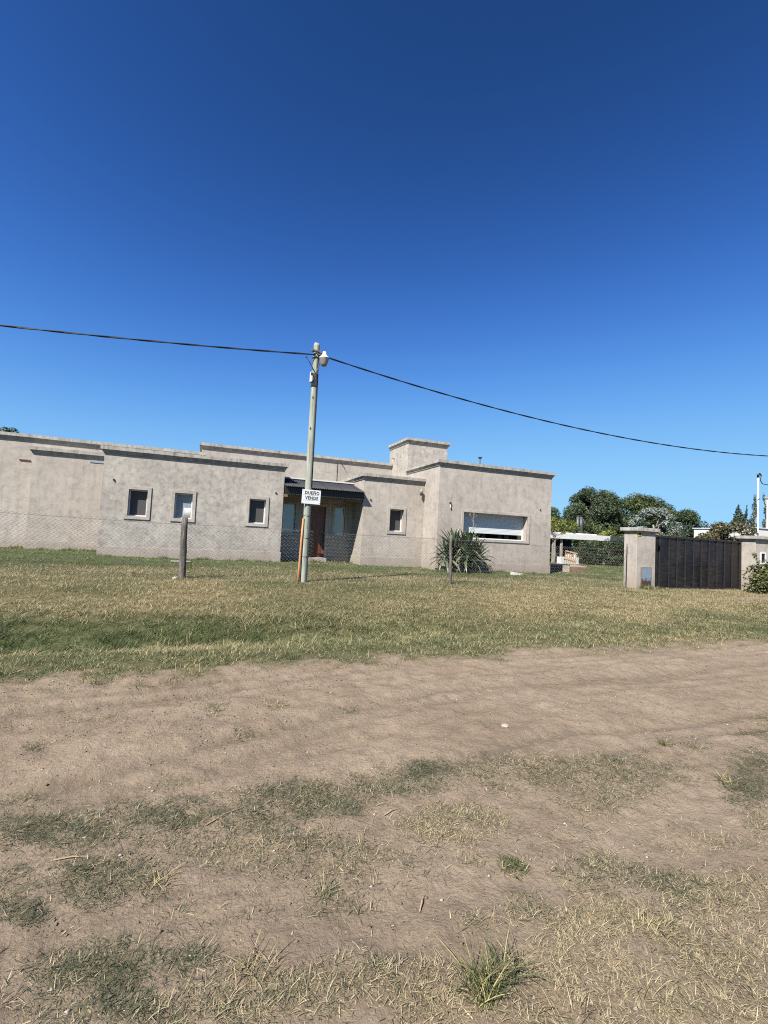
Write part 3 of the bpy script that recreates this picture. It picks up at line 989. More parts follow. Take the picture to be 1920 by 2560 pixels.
# ------------------------------------------------------------------ chain link fence
FENCE = empty('chain_link_fence', (3.0, 11.9, .3), 'see-through chain link fence with leaning wooden posts before the house', 'fence')
FX0, FX1, FP = -9.5, 13.72, .098
nwire = int((FX1 - FX0) / FP)
Vv = []; Tt = []; base = 0
zk = np.arange(0, 30)
for i in range(nwire):
    xa = FX0 + i * FP
    zg = hz(xa) - .02
    x = xa + (zk % 2) * FP * 1.03
    sag = .03 * math.sin(xa * 1.1) + .02 * math.sin(xa * 2.7 + 1)
    z = zg + zk * .0462 * (1 + sag * .5)
    y = 11.9 + .010 * np.sin(zk * 1.3 + i) + .03 * np.sin(xa * .8) * np.sin(zk / 30 * math.pi)
    P = np.stack([x, y, z], 1)
    for k_ in range(3):
        a = 2 * math.pi * k_ / 3
        Vv.append(P + np.array([math.cos(a) * .0029, math.cos(a + 2) * .0027, math.sin(a) * .0029]))
    m_ = len(zk)
    for k_ in range(3):
        a0 = base + k_ * m_; b0 = base + ((k_ + 1) % 3) * m_
        q = np.arange(m_ - 1)
        Tt.append(np.stack([a0 + q, b0 + q, b0 + q + 1], 1)); Tt.append(np.stack([a0 + q, b0 + q + 1, a0 + q + 1], 1))
    base += 3 * m_
fm = tri_object('wire_mesh', np.concatenate(Vv), np.concatenate(Tt), None, M['galv'], FENCE)
tag(fm, kind='stuff')
for zz, r_ in ((1.28, .005), (.38, .004), (.02, .004)):
    pts = [(x, 11.9 + .004 * math.sin(x * 3), hz(x) + zz + .012 * math.sin(x * 1.1)) for x in np.linspace(FX0, 13.75, 60)]
    MB().tube(pts, r_, 4).build('tension_wire', M['galv'], FENCE)


def rough_post(x, y, z0, z1, r0, lean, seed, label):
    q = random.Random(seed); b = MB(); n_ = 12; vs__ = []; fs_ = []
    lv = 9
    for i in range(lv):
        t = i / (lv - 1); z = z0 + (z1 - z0) * t
        cx = x + lean * t + q.uniform(-.008, .008); cy = y + q.uniform(-.008, .008)
        for k_ in range(n_):
            a = 2 * math.pi * k_ / n_
            rr_ = r0 * (1.06 - .14 * t) * (1 + .07 * math.sin(2 * a + seed) + q.uniform(-.05, .05))
            vs__.append((cx + rr_ * math.cos(a), cy + rr_ * math.sin(a), z + (q.uniform(-.015, .02) if i == lv - 1 else 0)))
    for i in range(lv - 1):
        for k_ in range(n_):
            k2 = (k_ + 1) % n_
            fs_.append((i * n_ + k_, i * n_ + k2, (i + 1) * n_ + k2, (i + 1) * n_ + k_))
    fs_.append(tuple((lv - 1) * n_ + k_ for k_ in range(n_)))
    b.add(vs__, fs_)
    o = b.build('post', M['post'], FENCE, True); o['label'] = label
    return o


rough_post(-.45, 11.83, .2, 1.75, .075, -.03, 3, 'thick dark weathered fence post')
rough_post(6.72, 11.83, .15, 1.67, .048, -.04, 5, 'slim grey fence post before the yucca')
MB().tube([(13.66, 11.9, .1), (13.68, 11.9, 1.72)], .012, 6).build('end_rod', M['dark_metal'], FENCE)


# ------------------------------------------------------------------ gate, pillars
def pillar(name, x0, x1, y0, y1, z0, z1, loc, label, capo=.10):
    e = empty(name, loc, label, 'gate pillar', 'gate pillars')
    MB().box(x0, x1, y0, y1, z0, z1).build('shaft', M['trim'], e, bevel=.012)
    MB().box(x0 - capo * .35, x1 + capo * .35, y0 - capo * .35, y1 + capo * .35, z1, z1 + .05).build('collar', M['cornice'], e, bevel=.006)
    MB().box(x0 - capo, x1 + capo, y0 - capo, y1 + capo, z1 + .052, z1 + .17).build('cap', M['cornice'], e, bevel=.008)
    return e


P1 = pillar('gate_pillar', 13.79, 14.68, 11.6, 12.12, 0, 2.11, (14.2, 11.9, .19), 'square stucco gate pillar with rusty blue box, left of the gate')
bx_ = MB().box(14.0, 14.46, 11.575, 11.64, .28, .91).build('meter_box', M['meter'], P1, bevel=.004)
MB().tube([(14.44, 11.575, .55), (14.44, 11.56, .55)], .012, 6).build('knob', M['dark_metal'], bx_)
f = MB(); f.box(13.985, 14.0, 11.57, 11.62, .265, .925); f.box(14.46, 14.475, 11.57, 11.62, .265, .925); f.box(14.0, 14.46, 11.57, 11.62, .91, .925); f.box(14.0, 14.46, 11.57, 11.62, .265, .28)
f.build('box_frame', M['rust'], bx_)
yb = MB().box(13.82, 13.99, 11.585, 11.605, 1.99, 2.13).build('alarm_plate', M['yellow'], P1)
MB().tube([(13.905, 11.58, 2.075), (13.905, 11.57, 2.075)], .05, 12).build('alarm_disc', M['ink'], yb)

P2 = pillar('gate_pillar', 19.77, 23.5, 11.4, 11.94, -.1, 2.10, (20.5, 11.7, .1), 'wide stucco gate pillar with slot window, at the right edge', .11)
f = MB(); a0, a1, b0, b1 = 20.10, 20.33, 1.24, 1.60
f.box(a0 - .05, a0, 11.37, 11.42, b0 - .05, b1 + .05); f.box(a1, a1 + .05, 11.37, 11.42, b0 - .05, b1 + .05); f.box(a0, a1, 11.37, 11.42, b1, b1 + .05); f.box(a0, a1, 11.37, 11.42, b0 - .05, b0)
f.build('slot_frame', M['white_frame'], P2)
MB().box(a0, a1, 11.395, 11.42, b0, b1).build('letter_slot', M['ink'], P2)
MB().tube([(20.56, 11.385, 1.7), (20.56, 11.385, .3)], .012, 6).build('conduit', M['concrete'], P2)

GATE = empty('driveway_gate', (17.2, 11.9, .14), 'wide worn black sheet metal driveway gate with vertical ribs', 'gate')
gx0, gx1 = 14.74, 19.72
ribx = [15.73, 16.15, 16.58, 17.03, 17.45, 17.88, 18.32, 18.76, 19.2]
edges = [gx0 + .06] + [15.25] + ribx + [gx1 - .06]
def gtop(x): return 2.075 - .006 * (x - 14.8)
for i in range(len(edges) - 1):
    a, c = edges[i], edges[i + 1]
    q = MB(); off = .004 * math.sin(i * 2.3)
    q.add([(a + .006, 11.905 + off, .22), (c - .006, 11.905 - off, .22), (c - .006, 11.905 - off, gtop(c) - .07), (a + .006, 11.905 + off, gtop(a) - .07),
           (a + .006, 11.915 + off, .22), (c - .006, 11.915 - off, .22), (c - .006, 11.915 - off, gtop(c) - .07), (a + .006, 11.915 + off, gtop(a) - .07)],
          [(0, 1, 2, 3), (5, 4, 7, 6), (0, 3, 7, 4), (1, 5, 6, 2), (3, 2, 6, 7), (0, 4, 5, 1)])
    q.build('panel', M['gate'], GATE)
for x in [15.25] + ribx:
    MB().box(x - .016, x + .016, 11.868, 11.904, .225, gtop(x) - .075).build('rib', M['gate_rib'], GATE)
MB().box(gx0, gx1, 11.86, 11.93, .135, .217).build('bottom_rail', M['gate_rib'], GATE)
q = MB(); q.add([(gx0, 11.86, gtop(gx0) - .068), (gx1, 11.86, gtop(gx1) - .068), (gx1, 11.86, gtop(gx1)), (gx0, 11.86, gtop(gx0)), (gx0, 11.93, gtop(gx0) - .068), (gx1, 11.93, gtop(gx1) - .068), (gx1, 11.93, gtop(gx1)), (gx0, 11.93, gtop(gx0))],
                [(0, 1, 2, 3), (5, 4, 7, 6), (3, 2, 6, 7), (0, 4, 5, 1), (0, 3, 7, 4), (1, 5, 6, 2)])
q.build('top_rail', M['gate_rib'], GATE)
MB().box(gx0 + .06, gx1 - .06, 11.893, 11.9035, 1.02, 1.035).build('middle_rail', M['gate_rib'], GATE)
for x in (gx0, gx1 - .06): MB().box(x + .001, x + .059, 11.861, 11.929, .217, 2.0).build('stile', M['gate_rib'], GATE)


# ------------------------------------------------------------------ foliage helpers
def leaf_cards(P, Nn, size, asp, col, rg):
    """rhombic leaves: centre, normal, length, aspect"""
    n_ = len(P)
    t = rg.normal(size=(n_, 3))
    t -= (t * Nn).sum(1, keepdims=True) * Nn
    t /= np.linalg.norm(t, axis=1, keepdims=True) + 1e-9
    b_ = np.cross(Nn, t)
    L_ = size[:, None] * .5; W = L_ * asp
    fold = Nn * (size * .08)[:, None]
    Vt = np.stack([P - t * L_, P + b_ * W + fold, P + t * L_, P - b_ * W + fold], 1).reshape(-1, 3)
    i = np.arange(n_) * 4
    T = np.stack([np.stack([i, i + 1, i + 2], 1), np.stack([i, i + 2, i + 3], 1)], 1).reshape(-1, 3)
    return Vt, T, np.repeat(col, 4, 0)


def blob_points(blobs, n_, rg, shell=.55):
    """points and outward normals in a set of ellipsoids (cx,cy,cz,rx,ry,rz)"""
    B = np.array(blobs, float)
    w = (B[:, 3] * B[:, 4] * B[:, 5]) ** .67; w /= w.sum()
    k_ = rg.choice(len(B), n_, p=w)
    d = rg.normal(size=(n_, 3)); d /= np.linalg.norm(d, axis=1, keepdims=True)
    r_ = (shell + (1 - shell) * rg.random(n_) ** .6) * (1 + rg.normal(size=n_) * .06)
    P = B[k_, :3] + d * B[k_, 3:] * r_[:, None]
    Nn = d + rg.normal(size=(n_, 3)) * .7 + np.array([0, 0, .25])
    Nn /= np.linalg.norm(Nn, axis=1, keepdims=True)
    return P, Nn, k_


def crown(name, blobs, n_, size, asp, cols, parent, seed, shell=.55, mat_='leaf'):
    rg = np.random.default_rng(seed)
    P, Nn, k_ = blob_points(blobs, n_, rg, shell)
    cols = np.array(cols, float)
    u = rg.random(n_) ** 1.2
    tone = (.75 + .5 * rg.random(len(blobs)))[k_]
    idx_ = u * (len(cols) - 1); i0 = np.clip(idx_.astype(int), 0, len(cols) - 2); fr = (idx_ - i0)[:, None]
    c = (cols[i0] * (1 - fr) + cols[i0 + 1] * fr) * tone[:, None]
    Vt, T, cc = leaf_cards(P, Nn, size * (.6 + .8 * rg.random(n_)), asp, c, rg)
    return tri_object(name, Vt, T, {'col': cc}, M[mat_], parent)


def trunk(parent, base, top, r0, targets, mat_='bark', seed=1):
    q = random.Random(seed); b = MB()
    base = Vector(base); top = Vector(top)
    pts = [base.lerp(top, t) + Vector((q.uniform(-1, 1), q.uniform(-1, 1), 0)) * r0 * .5 * (t > 0) for t in (0, .25, .5, .75, 1)]
    b.tube(pts, [r0 * 1.25, r0, r0 * .9, r0 * .75, r0 * .55], 8)
    for t in targets:
        t = Vector(t); s_ = base.lerp(top, q.uniform(.45, .98)); mid = s_.lerp(t, .5) + Vector((0, 0, .12 * (t - s_).length))
        b.tube([s_, mid, t], [r0 * .5, r0 * .32, r0 * .1], 6)
    return b.build('trunk', M[mat_], parent, True)


def tree(name, label, x, y, ztop, blobs, n_, leaf, asp, cols, seed, r0, trunk_top, mat_='bark', shell=.55, cat='tree', group=None, nl=10):
    """blobs relative to the base; absolute z"""
    z0 = float(gz(x, y)) - .05
    e = empty(name, (x, y, z0), label, cat, group)
    B = [(x + a, y + b_, c, d, e_, f_) for a, b_, c, d, e_, f_ in blobs]
    crown('crown', B, n_, leaf, asp, cols, e, seed, shell)
    tg = [Vector(q[:3]) for q in B]
    random.Random(seed).shuffle(tg)
    trunk(e, (x, y, z0), (x, y, trunk_top), r0, tg[:nl], mat_, seed)
    return e


def round_blobs(seed, n_, rx, ry, z0, z1, br, top_bias=1.0, squash=.75):
    q = random.Random(seed); o = []
    zc = (z0 + z1) / 2; hzz = (z1 - z0) / 2
    for i in range(n_):
        a = q.uniform(0, 2 * math.pi); u = q.uniform(-.85, 1); s_ = math.sqrt(max(0, 1 - u * u)); rad = q.uniform(.6, .95)
        r_ = br * q.uniform(.65, 1.25)
        o.append((rx * s_ * rad * math.cos(a), ry * s_ * rad * math.sin(a), zc + hzz * u * .86 - r_ * .2, r_, r_, r_ * squash))
    return o


DARK = [(.020, .034, .016), (.042, .066, .026), (.075, .10, .04)]
EUC = [(.022, .036, .019), (.050, .072, .035), (.098, .12, .058)]
# big trees far behind the yard
tree('eucalyptus_tree', 'largest round dark green tree beyond the yard, nearest the house', 58.4, 57.5, 11.2,
     round_blobs(1, 110, 4.7, 4.3, 2.2, 11.3, 1.2), 40000, .32, .4, EUC, 101, .38, 8.2, 'pale_bark', .35, group='trees beyond the yard')
tree('leafy_tree', 'broad dense olive green tree standing beyond the gate pillar', 70.5, 58.6, 11.0,
     round_blobs(2, 120, 5.9, 4.6, 1.5, 11.1, 1.4), 42000, .30, .5, [(.025, .038, .013), (.055, .077, .024), (.10, .122, .04)], 102, .4, 8, 'bark', .4, group='trees beyond the yard')
tree('leafy_tree', 'lower dark green tree at the right flank of the tree group', 75.2, 54.5, 8.7,
     round_blobs(3, 60, 3.2, 3.0, .8, 8.6, 1.2), 18000, .30, .5, DARK, 103, .3, 6, 'bark', .4, group='trees beyond the yard')
tree('leafy_tree', 'dark understorey tree filling the gap below the round tree', 61.5, 56.2, 6.2,
     round_blobs(14, 70, 7.5, 3.0, .5, 7.0, 1.4), 24000, .30, .5, [(.024, .040, .015), (.050, .074, .026), (.095, .12, .045)], 113, .3, 4, 'bark', .4, group='trees beyond the yard')
tree('silver_poplar', 'rounded tree with silvery white leaves above the gate pillar', 49.8, 39.6, 6.6,
     round_blobs(4, 34, 2.6, 2.4, 1.6, 6.6, .75), 12000, .20, .7, [(.05, .07, .045), (.12, .15, .11), (.24, .27, .24), (.36, .39, .36)], 104, .16, 4.5, 'pale_bark', .5, group='trees beyond the yard')
tree('leafy_tree', 'narrow dark tree peeping out behind the house corner', 31.4, 36.1, 5.4,
     round_blobs(5, 16, .9, 1.0, 1.8, 5.4, .55), 4000, .17, .5, DARK, 105, .1, 4.2, 'bark', .5, group='trees beyond the yard')
tree('leafy_tree', 'bright yellow green tree behind the white canopy', 28.4, 31.2, 3.9,
     round_blobs(6, 22, 1.5, 1.1, 1.9, 4.0, .5), 4600, .15, .5, [(.055, .075, .018), (.10, .125, .028), (.17, .19, .05)], 106, .07, 3.0, 'bark', .5, group='trees beyond the yard')
tree('leafy_tree', 'low yellow green shrub tree between canopy and gate pillar', 36.3, 33.2, 2.95,
     round_blobs(7, 18, 1.7, .9, 1.3, 3.3, .55), 3600, .14, .5, [(.08, .11, .02), (.16, .19, .04), (.25, .27, .07)], 107, .06, 2.3, 'bark', .5, group='trees beyond the yard')
tree('leafy_tree', 'mid green bushy tree behind the canopy flue pipes', 36.0, 36.0, 4.1,
     round_blobs(8, 26, 3.0, 1.6, 1.0, 4.3, .8), 6000, .2, .5, [(.035, .05, .018), (.07, .09, .03), (.12, .14, .05)], 108, .1, 3, 'bark', .5, group='trees beyond the yard')
# conifer and poplars at right
cb = [(random.uniform(-.3, .3) * (1 - t), random.uniform(-.3, .3) * (1 - t), 1.5 + 6.9 * t, 1.75 * (1 - t) ** .8 + .18, 1.75 * (1 - t) ** .8 + .18, .7) for t in [i / 13 for i in range(14)]]
tree('cypress_tree', 'dark conical evergreen beyond the white wall', 75.3, 45.8, 8.4, cb, 7000, .3, .4, DARK, 109, .2, 7, 'bark', .6, group='trees beyond the white wall', nl=3)
for px, py, zt, w_, lab, sd_ in ((81.9, 48.7, 8.8, .5, 'shortest slender poplar, close by the dark evergreen', 21), (83.0, 48.0, 10.8, .8, 'tallest feathery poplar, left of the white mast', 22), (84.6, 47.3, 11.2, .75, 'feathery poplar right of the white mast', 23), (86.2, 46.6, 10.4, .7, 'feathery poplar beside the white chimney, rightmost', 24)):
    q = random.Random(sd_)
    bl = [(q.uniform(-.35, .35) * w_ * 1.6, q.uniform(-.4, .4), 2 + (zt - 2.3) * t, w_ * q.uniform(.35, .75) * (1.15 - .75 * t), w_ * .6 * (1.15 - .75 * t), q.uniform(.5, 1.0)) for t in [i / 15 for i in range(16)]]
    tree('poplar_tree', lab, px, py, zt, bl, 2600, .24, .5, [(.04, .055, .035), (.085, .10, .07), (.15, .165, .12)], 200 + sd_, .12, zt - .6, 'pale_bark', .4, group='trees beyond the white wall', nl=8)
tree('leafy_tree', 'dark treetop just showing above the far left parapet', -24.4, 73.2, 13.9, round_blobs(9, 14, 1.2, 1.2, 10, 13.9, .6), 2500, .25, .5, DARK, 110, .25, 12, 'bark', .5)

# hedge in the yard
def bushy(name, label, blobs, n_, leaf, asp, cols, seed, loc, cat='bush', stems=5, group=None):
    e = empty(name, loc, label, cat, group)
    crown('foliage', blobs, n_, leaf, asp, cols, e, seed, .45)
    b = MB(); q = random.Random(seed)
    for i in range(stems):
        t = Vector(q.choice(blobs)[:3]); s_ = Vector((loc[0] + (t.x - loc[0]) * .5, loc[1] + (t.y - loc[1]) * .5, loc[2] - .05))
        b.tube([s_, s_.lerp(t, .5) + Vector((0, 0, .1)), t], [.03, .022, .01], 5)
    b.build('stem', M['twig'], e, True)
    return e


q = random.Random(33)
HG = [(.020, .034, .013), (.042, .062, .024), (.085, .11, .045)]
hb = [(28.0 + 5.5 * t + q.uniform(-.1, .1), 28.4 - .3 * t + q.uniform(-.35, .35), .35 + q.random() * 1.5, q.uniform(.35, .6), .45, q.uniform(.35, .5)) for t in [i / 59 for i in range(60)]]
bushy('hedge', 'tall dark green hedge in the yard behind the pallet', hb, 15000, .13, .5, HG, 301, (30, 28.4, .1), 'hedge', 16)
hb = [(25.9 + 2.2 * t + q.uniform(-.1, .1), 30.6 + q.uniform(-.3, .3), .3 + q.random() * .7, q.uniform(.35, .5), .4, q.uniform(.3, .4)) for t in [i / 17 for i in range(18)]]
bushy('hedge', 'lower dark hedge beneath the white canopy', hb, 4500, .12, .5, HG, 302, (27, 30.5, .1), 'hedge', 8)
# bush rising behind the gate
q = random.Random(35)
RB = [(.045, .042, .020), (.085, .082, .035), (.15, .13, .065)]
hb = [(21.4 + 4.0 * t, 14.4 + q.uniform(-.35, .35), .6 + q.random() * (1.55 + .75 * math.sin(math.pi * min(1, t * 1.15))), q.uniform(.28, .45), .4, q.uniform(.25, .4)) for t in [i / 39 for i in range(40)]]
bushy('bush', 'reddish green bush rising above the gate top', hb, 16000, .12, .5, RB, 303, (23.3, 14.4, .1), 'bush', 14)
hb = [(24.4 + 2.4 * t, 19.5 + q.uniform(-.3, .3), .5 + q.random() * 1.9, q.uniform(.3, .45), .4, q.uniform(.3, .4)) for t in [i / 19 for i in range(20)]]
bushy('bush', 'low bush showing between gate pillar and reddish bush', hb, 3800, .11, .5, [(.05, .052, .022), (.09, .092, .04), (.15, .145, .06)], 304, (25.6, 19.5, .1), 'bush', 8)
# bush before the right pillar, with an arching branch
q = random.Random(37)
BX, BY, BZ = 18.72, 10.75, .13
hb = [(BX + q.uniform(-.15, .75), BY + q.uniform(-.25, .25), .30 + q.random() * .75, q.uniform(.16, .28), .25, q.uniform(.16, .25)) for i in range(26)]
hb = [b_ for b_ in hb if b_[0] - BX > -.15 + .0 * b_[2]] + [(BX + .4, BY, 1.2, .2, .2, .2), (BX + .05, BY, .75, .2, .2, .22)]
eb = bushy('bush', 'leafy bush with one arching branch before the right pillar', hb, 2600, .085, .6, [(.045, .055, .018), (.09, .105, .035), (.17, .17, .06)], 305, (BX + .2, BY, BZ), 'bush', 9)
arch = [(BX + .2, BY, .9), (BX + .02, BY - .03, 1.25), (BX - .12, BY - .05, 1.50), (BX - .28, BY - .08, 1.62), (BX - .40, BY - .08, 1.58)]
MB().tube(arch, [.012, .010, .008, .006, .003], 5).build('branch', M['twig'], eb)
lp = []
for i in range(60):
    t = q.uniform(.25, 1) * 3.99; k_ = int(t); a = Vector(arch[k_]).lerp(Vector(arch[k_ + 1]), t - k_)
    lp.append((a.x + q.uniform(-.05, .05), a.y + q.uniform(-.05, .05), a.z - q.uniform(0, .10)))
rg = np.random.default_rng(5); lp = np.array(lp); Nn = rg.normal(size=lp.shape) * .5 + np.array([-.4, -.6, .6]); Nn /= np.linalg.norm(Nn, axis=1, keepdims=True)
a, t_, c_ = leaf_cards(lp, Nn, .07 + .04 * rg.random(len(lp)), .55, np.tile(np.array([[.10, .115, .04]]), (len(lp), 1)) * (.6 + .8 * rg.random((len(lp), 1))), rg)
tri_object('branch_leaves', a, t_, {'col': c_}, M['leaf'], eb)

# sapling at the house corner
SX, SY = 19.15, 21.6
e = empty('sapling', (SX, SY, .1), 'thin pale trunked sapling with yellowish leaves beside the house corner', 'sapling')
b = MB()
b.tube([(SX, SY, .05), (SX + .01, SY, 1.0), (SX - .02, SY, 1.9), (SX - .05, SY, 2.6)], [.045, .04, .032, .02], 8)
tg = []
q = random.Random(9)
for i in range(14):
    a = q.uniform(0, 6.28); s_ = Vector((SX - .02, SY, q.uniform(1.7, 2.5))); t = s_ + Vector((math.cos(a) * q.uniform(.3, .75), math.sin(a) * .4, q.uniform(.25, .8)))
    b.tube([s_, s_.lerp(t, .5) + Vector((0, 0, -.06)), t], [.014, .010, .004], 5); tg.append(t)
b.build('trunk', M['pale_bark'], e, True)
crown('crown', [(t.x, t.y, t.z, .17, .17, .15) for t in tg] + [(SX + .5, SY, 2.75, .28, .2, .22), (SX + .15, SY, 2.7, .28, .2, .25)], 900, .10, .5, [(.07, .085, .015), (.14, .15, .03), (.24, .23, .06)], e, 61, .2)

# ------------------------------------------------------------------ yard things at right
PG = empty('canopy', (28.5, 30.0, .15), 'flat white roofed garden canopy on posts, in the yard', 'canopy')
b = MB(); b.box(24.0, 32.1, 29.6, 34, 2.06, 2.50); b.build('roof_slab', M['white_paint'], PG, bevel=.01)
MB().box(24.0, 31.0, 30.0, 33.6, 2.503, 2.60).build('roof_upstand', M['white_paint'], PG, bevel=.01)
for x, w_ in ((26.3, .12), (27.1, .1), (31.7, .06)):
    MB().box(x - w_, x + w_, 29.8, 29.9, .1, 2.06).build('post', M['white_paint'] if w_ < .1 else M['concrete'], PG)
MB().box(24, 31.9, 33.8, 33.95, .1, 2.06).build('back_wall', M['flue'], PG)
wdw = MB().box(28.3, 29.3, 33.7, 33.79, 1.5, 2.0).build('window', M['white_frame'], PG)
for x in (28.36, 28.85): MB().box(x, x + .40, 33.66, 33.70, 1.55, 1.95).build('pane', M['porch_glass'], wdw)
for x in (30.35, 30.72): MB().tube([(x, 31.5, 2.5), (x, 31.5, 4.1)], .15, 12).build('flue_pipe', M['flue'], PG, True)
DW = tag(MB().box(32.4, 42, 30.9, 31.1, 0, 2.55).build('boundary_wall', M['flue'], None, loc=(36, 31, .1)), 'dark grey boundary wall behind the hedge', 'wall')

# low masonry block with white bits, concrete trough, pallet
e = tag(MB().box(26.0, 27.9, 28.7, 29.1, .05, .62).build('masonry_block', M['white_paint'], None, bevel=.02, loc=(27, 28.9, .1)), 'low whitewashed masonry block left of the pallet', 'block')
q = random.Random(12)
def lump(name, c, r_, mat_, label, cat, seed, sq=.6, parent=None):
    b = MB(); qq = random.Random(seed); n1, n2 = 7, 9; vs__ = []; fs_ = []
    for i in range(n1 + 1):
        th = math.pi * i / n1
        for k_ in range(n2):
            ph = 2 * math.pi * k_ / n2; rr_ = r_ * qq.uniform(.75, 1.15)
            vs__.append((c[0] + rr_ * math.sin(th) * math.cos(ph), c[1] + rr_ * math.sin(th) * math.sin(ph) * .8, c[2] + rr_ * sq * math.cos(th)))
    for i in range(n1):
        for k_ in range(n2):
            k2 = (k_ + 1) % n2
            fs_.append((i * n2 + k_, (i + 1) * n2 + k_, (i + 1) * n2 + k2, i * n2 + k2))
    b.add(vs__, fs_)
    return tag(b.build(name, mat_, None, False, loc=(c[0], c[1], c[2] - r_ * sq)), label, cat)


lump('white_sack', (27.0, 28.9, .72), .22, M['white_paint'], 'crumpled white sack lying on the masonry block', 'sack', 3, .5)
bk = MB(); bk.lathe((27.65, 28.9, .62), [(0, 0), (.13, 0), (.17, .32), (.16, .32), (.125, .02)], 14)
tag(bk.build('bucket', M['white_plastic'], None, loc=(27.65, 28.9, .62)), 'white bucket standing on the masonry block beside the pallet', 'bucket')
TX0, TX1, TY0, TY1 = 17.55, 18.75, 18.75, 20.2
tr_ = empty('concrete_trough', ((TX0 + TX1) / 2, TY0, .12), 'old square concrete trough in front of the leaning pallet', 'trough')
b = MB()
b.box(TX0, TX1, TY0, TY0 + .12, 0, .50); b.box(TX0, TX1, TY1 - .12, TY1, 0, .50); b.box(TX0, TX0 + .12, TY0 + .12, TY1 - .12, 0, .497); b.box(TX1 - .12, TX1, TY0 + .12, TY1 - .12, 0, .497); b.box(TX0 + .12, TX1 - .12, TY0 + .12, TY1 - .12, 0, .42)
b.build('basin', M['concrete'], tr_, bevel=.015)
MB().box(TX0 + .05, TX1 - .02, TY0 - .006, TY0 - .001, .05, .44).build('front_stain', M['rust'], tr_)
# pallet leaning
PL = empty('pallet', (19.2, 20.6, .2), 'pale wooden pallet leaning on the concrete trough', 'pallet')
pu = Vector((.24, .10, .97)).normalized(); pr = Vector((.95, -.30, 0)).normalized(); pr = (pr - pu * pr.dot(pu)).normalized(); pn_ = pr.cross(pu)
pc = Vector((19.15, 20.45, .28))
for i in range(6):
    c = pc + pr * (-.30 + i * .12) + pu * .47
    MB().obox(c, pr * .030, pu * .47, pn_ * .011).build('slat', M['pale_wood'], PL)
for t in (.03, .47, .91):
    MB().obox(pc + pu * t + pn_ * .04, pr * .36, pu * .035, pn_ * .026).build('crossbar', M['pale_wood'], PL)

# neighbouring white house, mast, chimney
NB = empty('white_building', (46, 31, .1), 'long low white building behind the gate', 'building')
MB().box(43.4, 47.0, 28.6, 30.3, -.1, 3.72).build('wall', M['white_paint'], NB)
MB().box(43.3, 47.0, 28.5, 30.4, 3.72, 3.80).build('coping', M['white_paint'], NB, bevel=.01)
MB().box(46.9, 75, 28.0, 31, -.1, 4.05).build('wall', M['white_paint'], NB)
MB().box(46.8, 75.1, 27.9, 31.1, 4.05, 4.13).build('coping', M['white_paint'], NB, bevel=.01)
MB().box(53.4, 56.5, 28.5, 29.8, 4.13, 7.35).build('chimney', M['white_paint'], NB)
MB().box(53.3, 56.6, 28.4, 29.9, 7.35, 7.5).build('chimney_cap', M['cornice'], NB)
MS = empty('service_mast', (38.95, 22.3, .05), 'tall slim white electric service mast rising above the right pillar', 'mast')
MB().tube([(38.95, 22.3, 0), (38.95, 22.3, 7.45)], .055, 10).build('tube', M['white_plastic'], MS, True)
MB().tube([(38.95, 22.3, 7.42), (38.93, 22.3, 7.62), (39.05, 22.27, 7.70), (39.2, 22.24, 7.60)], [.08, .085, .075, .05], 8).build('weather_head', M['plastic_black'], MS, True)
MB().tube([(39.2, 22.24, 7.60), (39.12, 22.25, 7.2), (39.3, 22.2, 6.95), (39.7, 22.1, 6.9), (40.3, 22.0, 7.15), (41.5, 21.8, 7.6), (46, 21, 8.6)], .03, 6).build('drip_loop', M['plastic_black'], MS, True)
MB().tube([(38.86, 22.26, 5.70), (39.05, 22.24, 5.80)], .03, 6).build('clamp', M['dark_metal'], MS)

# ------------------------------------------------------------------ yucca
YX, YY = 9.92, 16.55
YU = empty('yucca', (YX, YY, float(gz(YX, YY))), 'big spiky yucca with sword leaves at the corner of the right block', 'yucca')


def sword_leaf(L_, W, droop, col):
    n_ = 8; Vt = []; T = []
    x = z = 0.0; ang = 0.0
    for i in range(n_ + 1):
        t = i / n_
        w_ = W * (.55 + .9 * t) * (1 if t < .45 else max(0.02, 1 - ((t - .45) / .55) ** 1.4) * 1.0)
        Vt += [(x, -w_, z + w_ * .5), (x, 0, z), (x, w_, z + w_ * .5)]
        ang = -droop * t ** 1.6
        x += L_ / n_ * math.cos(ang); z += L_ / n_ * math.sin(ang)
    for i in range(n_):
        a = i * 3
        for k_ in range(2):
            T += [(a + k_, a + k_ + 3, a + k_ + 4), (a + k_, a + k_ + 4, a + k_ + 1)]
    c = np.tile(np.array([col], float), (len(Vt), 1))
    tt = np.repeat(np.linspace(0, 1, n_ + 1), 3)[:, None]
    c = c * (1.15 - .3 * tt) * np.where(np.arange(len(Vt)) % 3 == 1, .8, 1.05)[:, None]
    o = tri_object('leaf', np.array(Vt), np.array(T), {'col': c}, M['yucca'], YU, smooth=True)
    me = o.data
    bpy.data.objects.remove(o)
    me.transform(Matrix.Translation(ORIG[YU.name]))
    return me


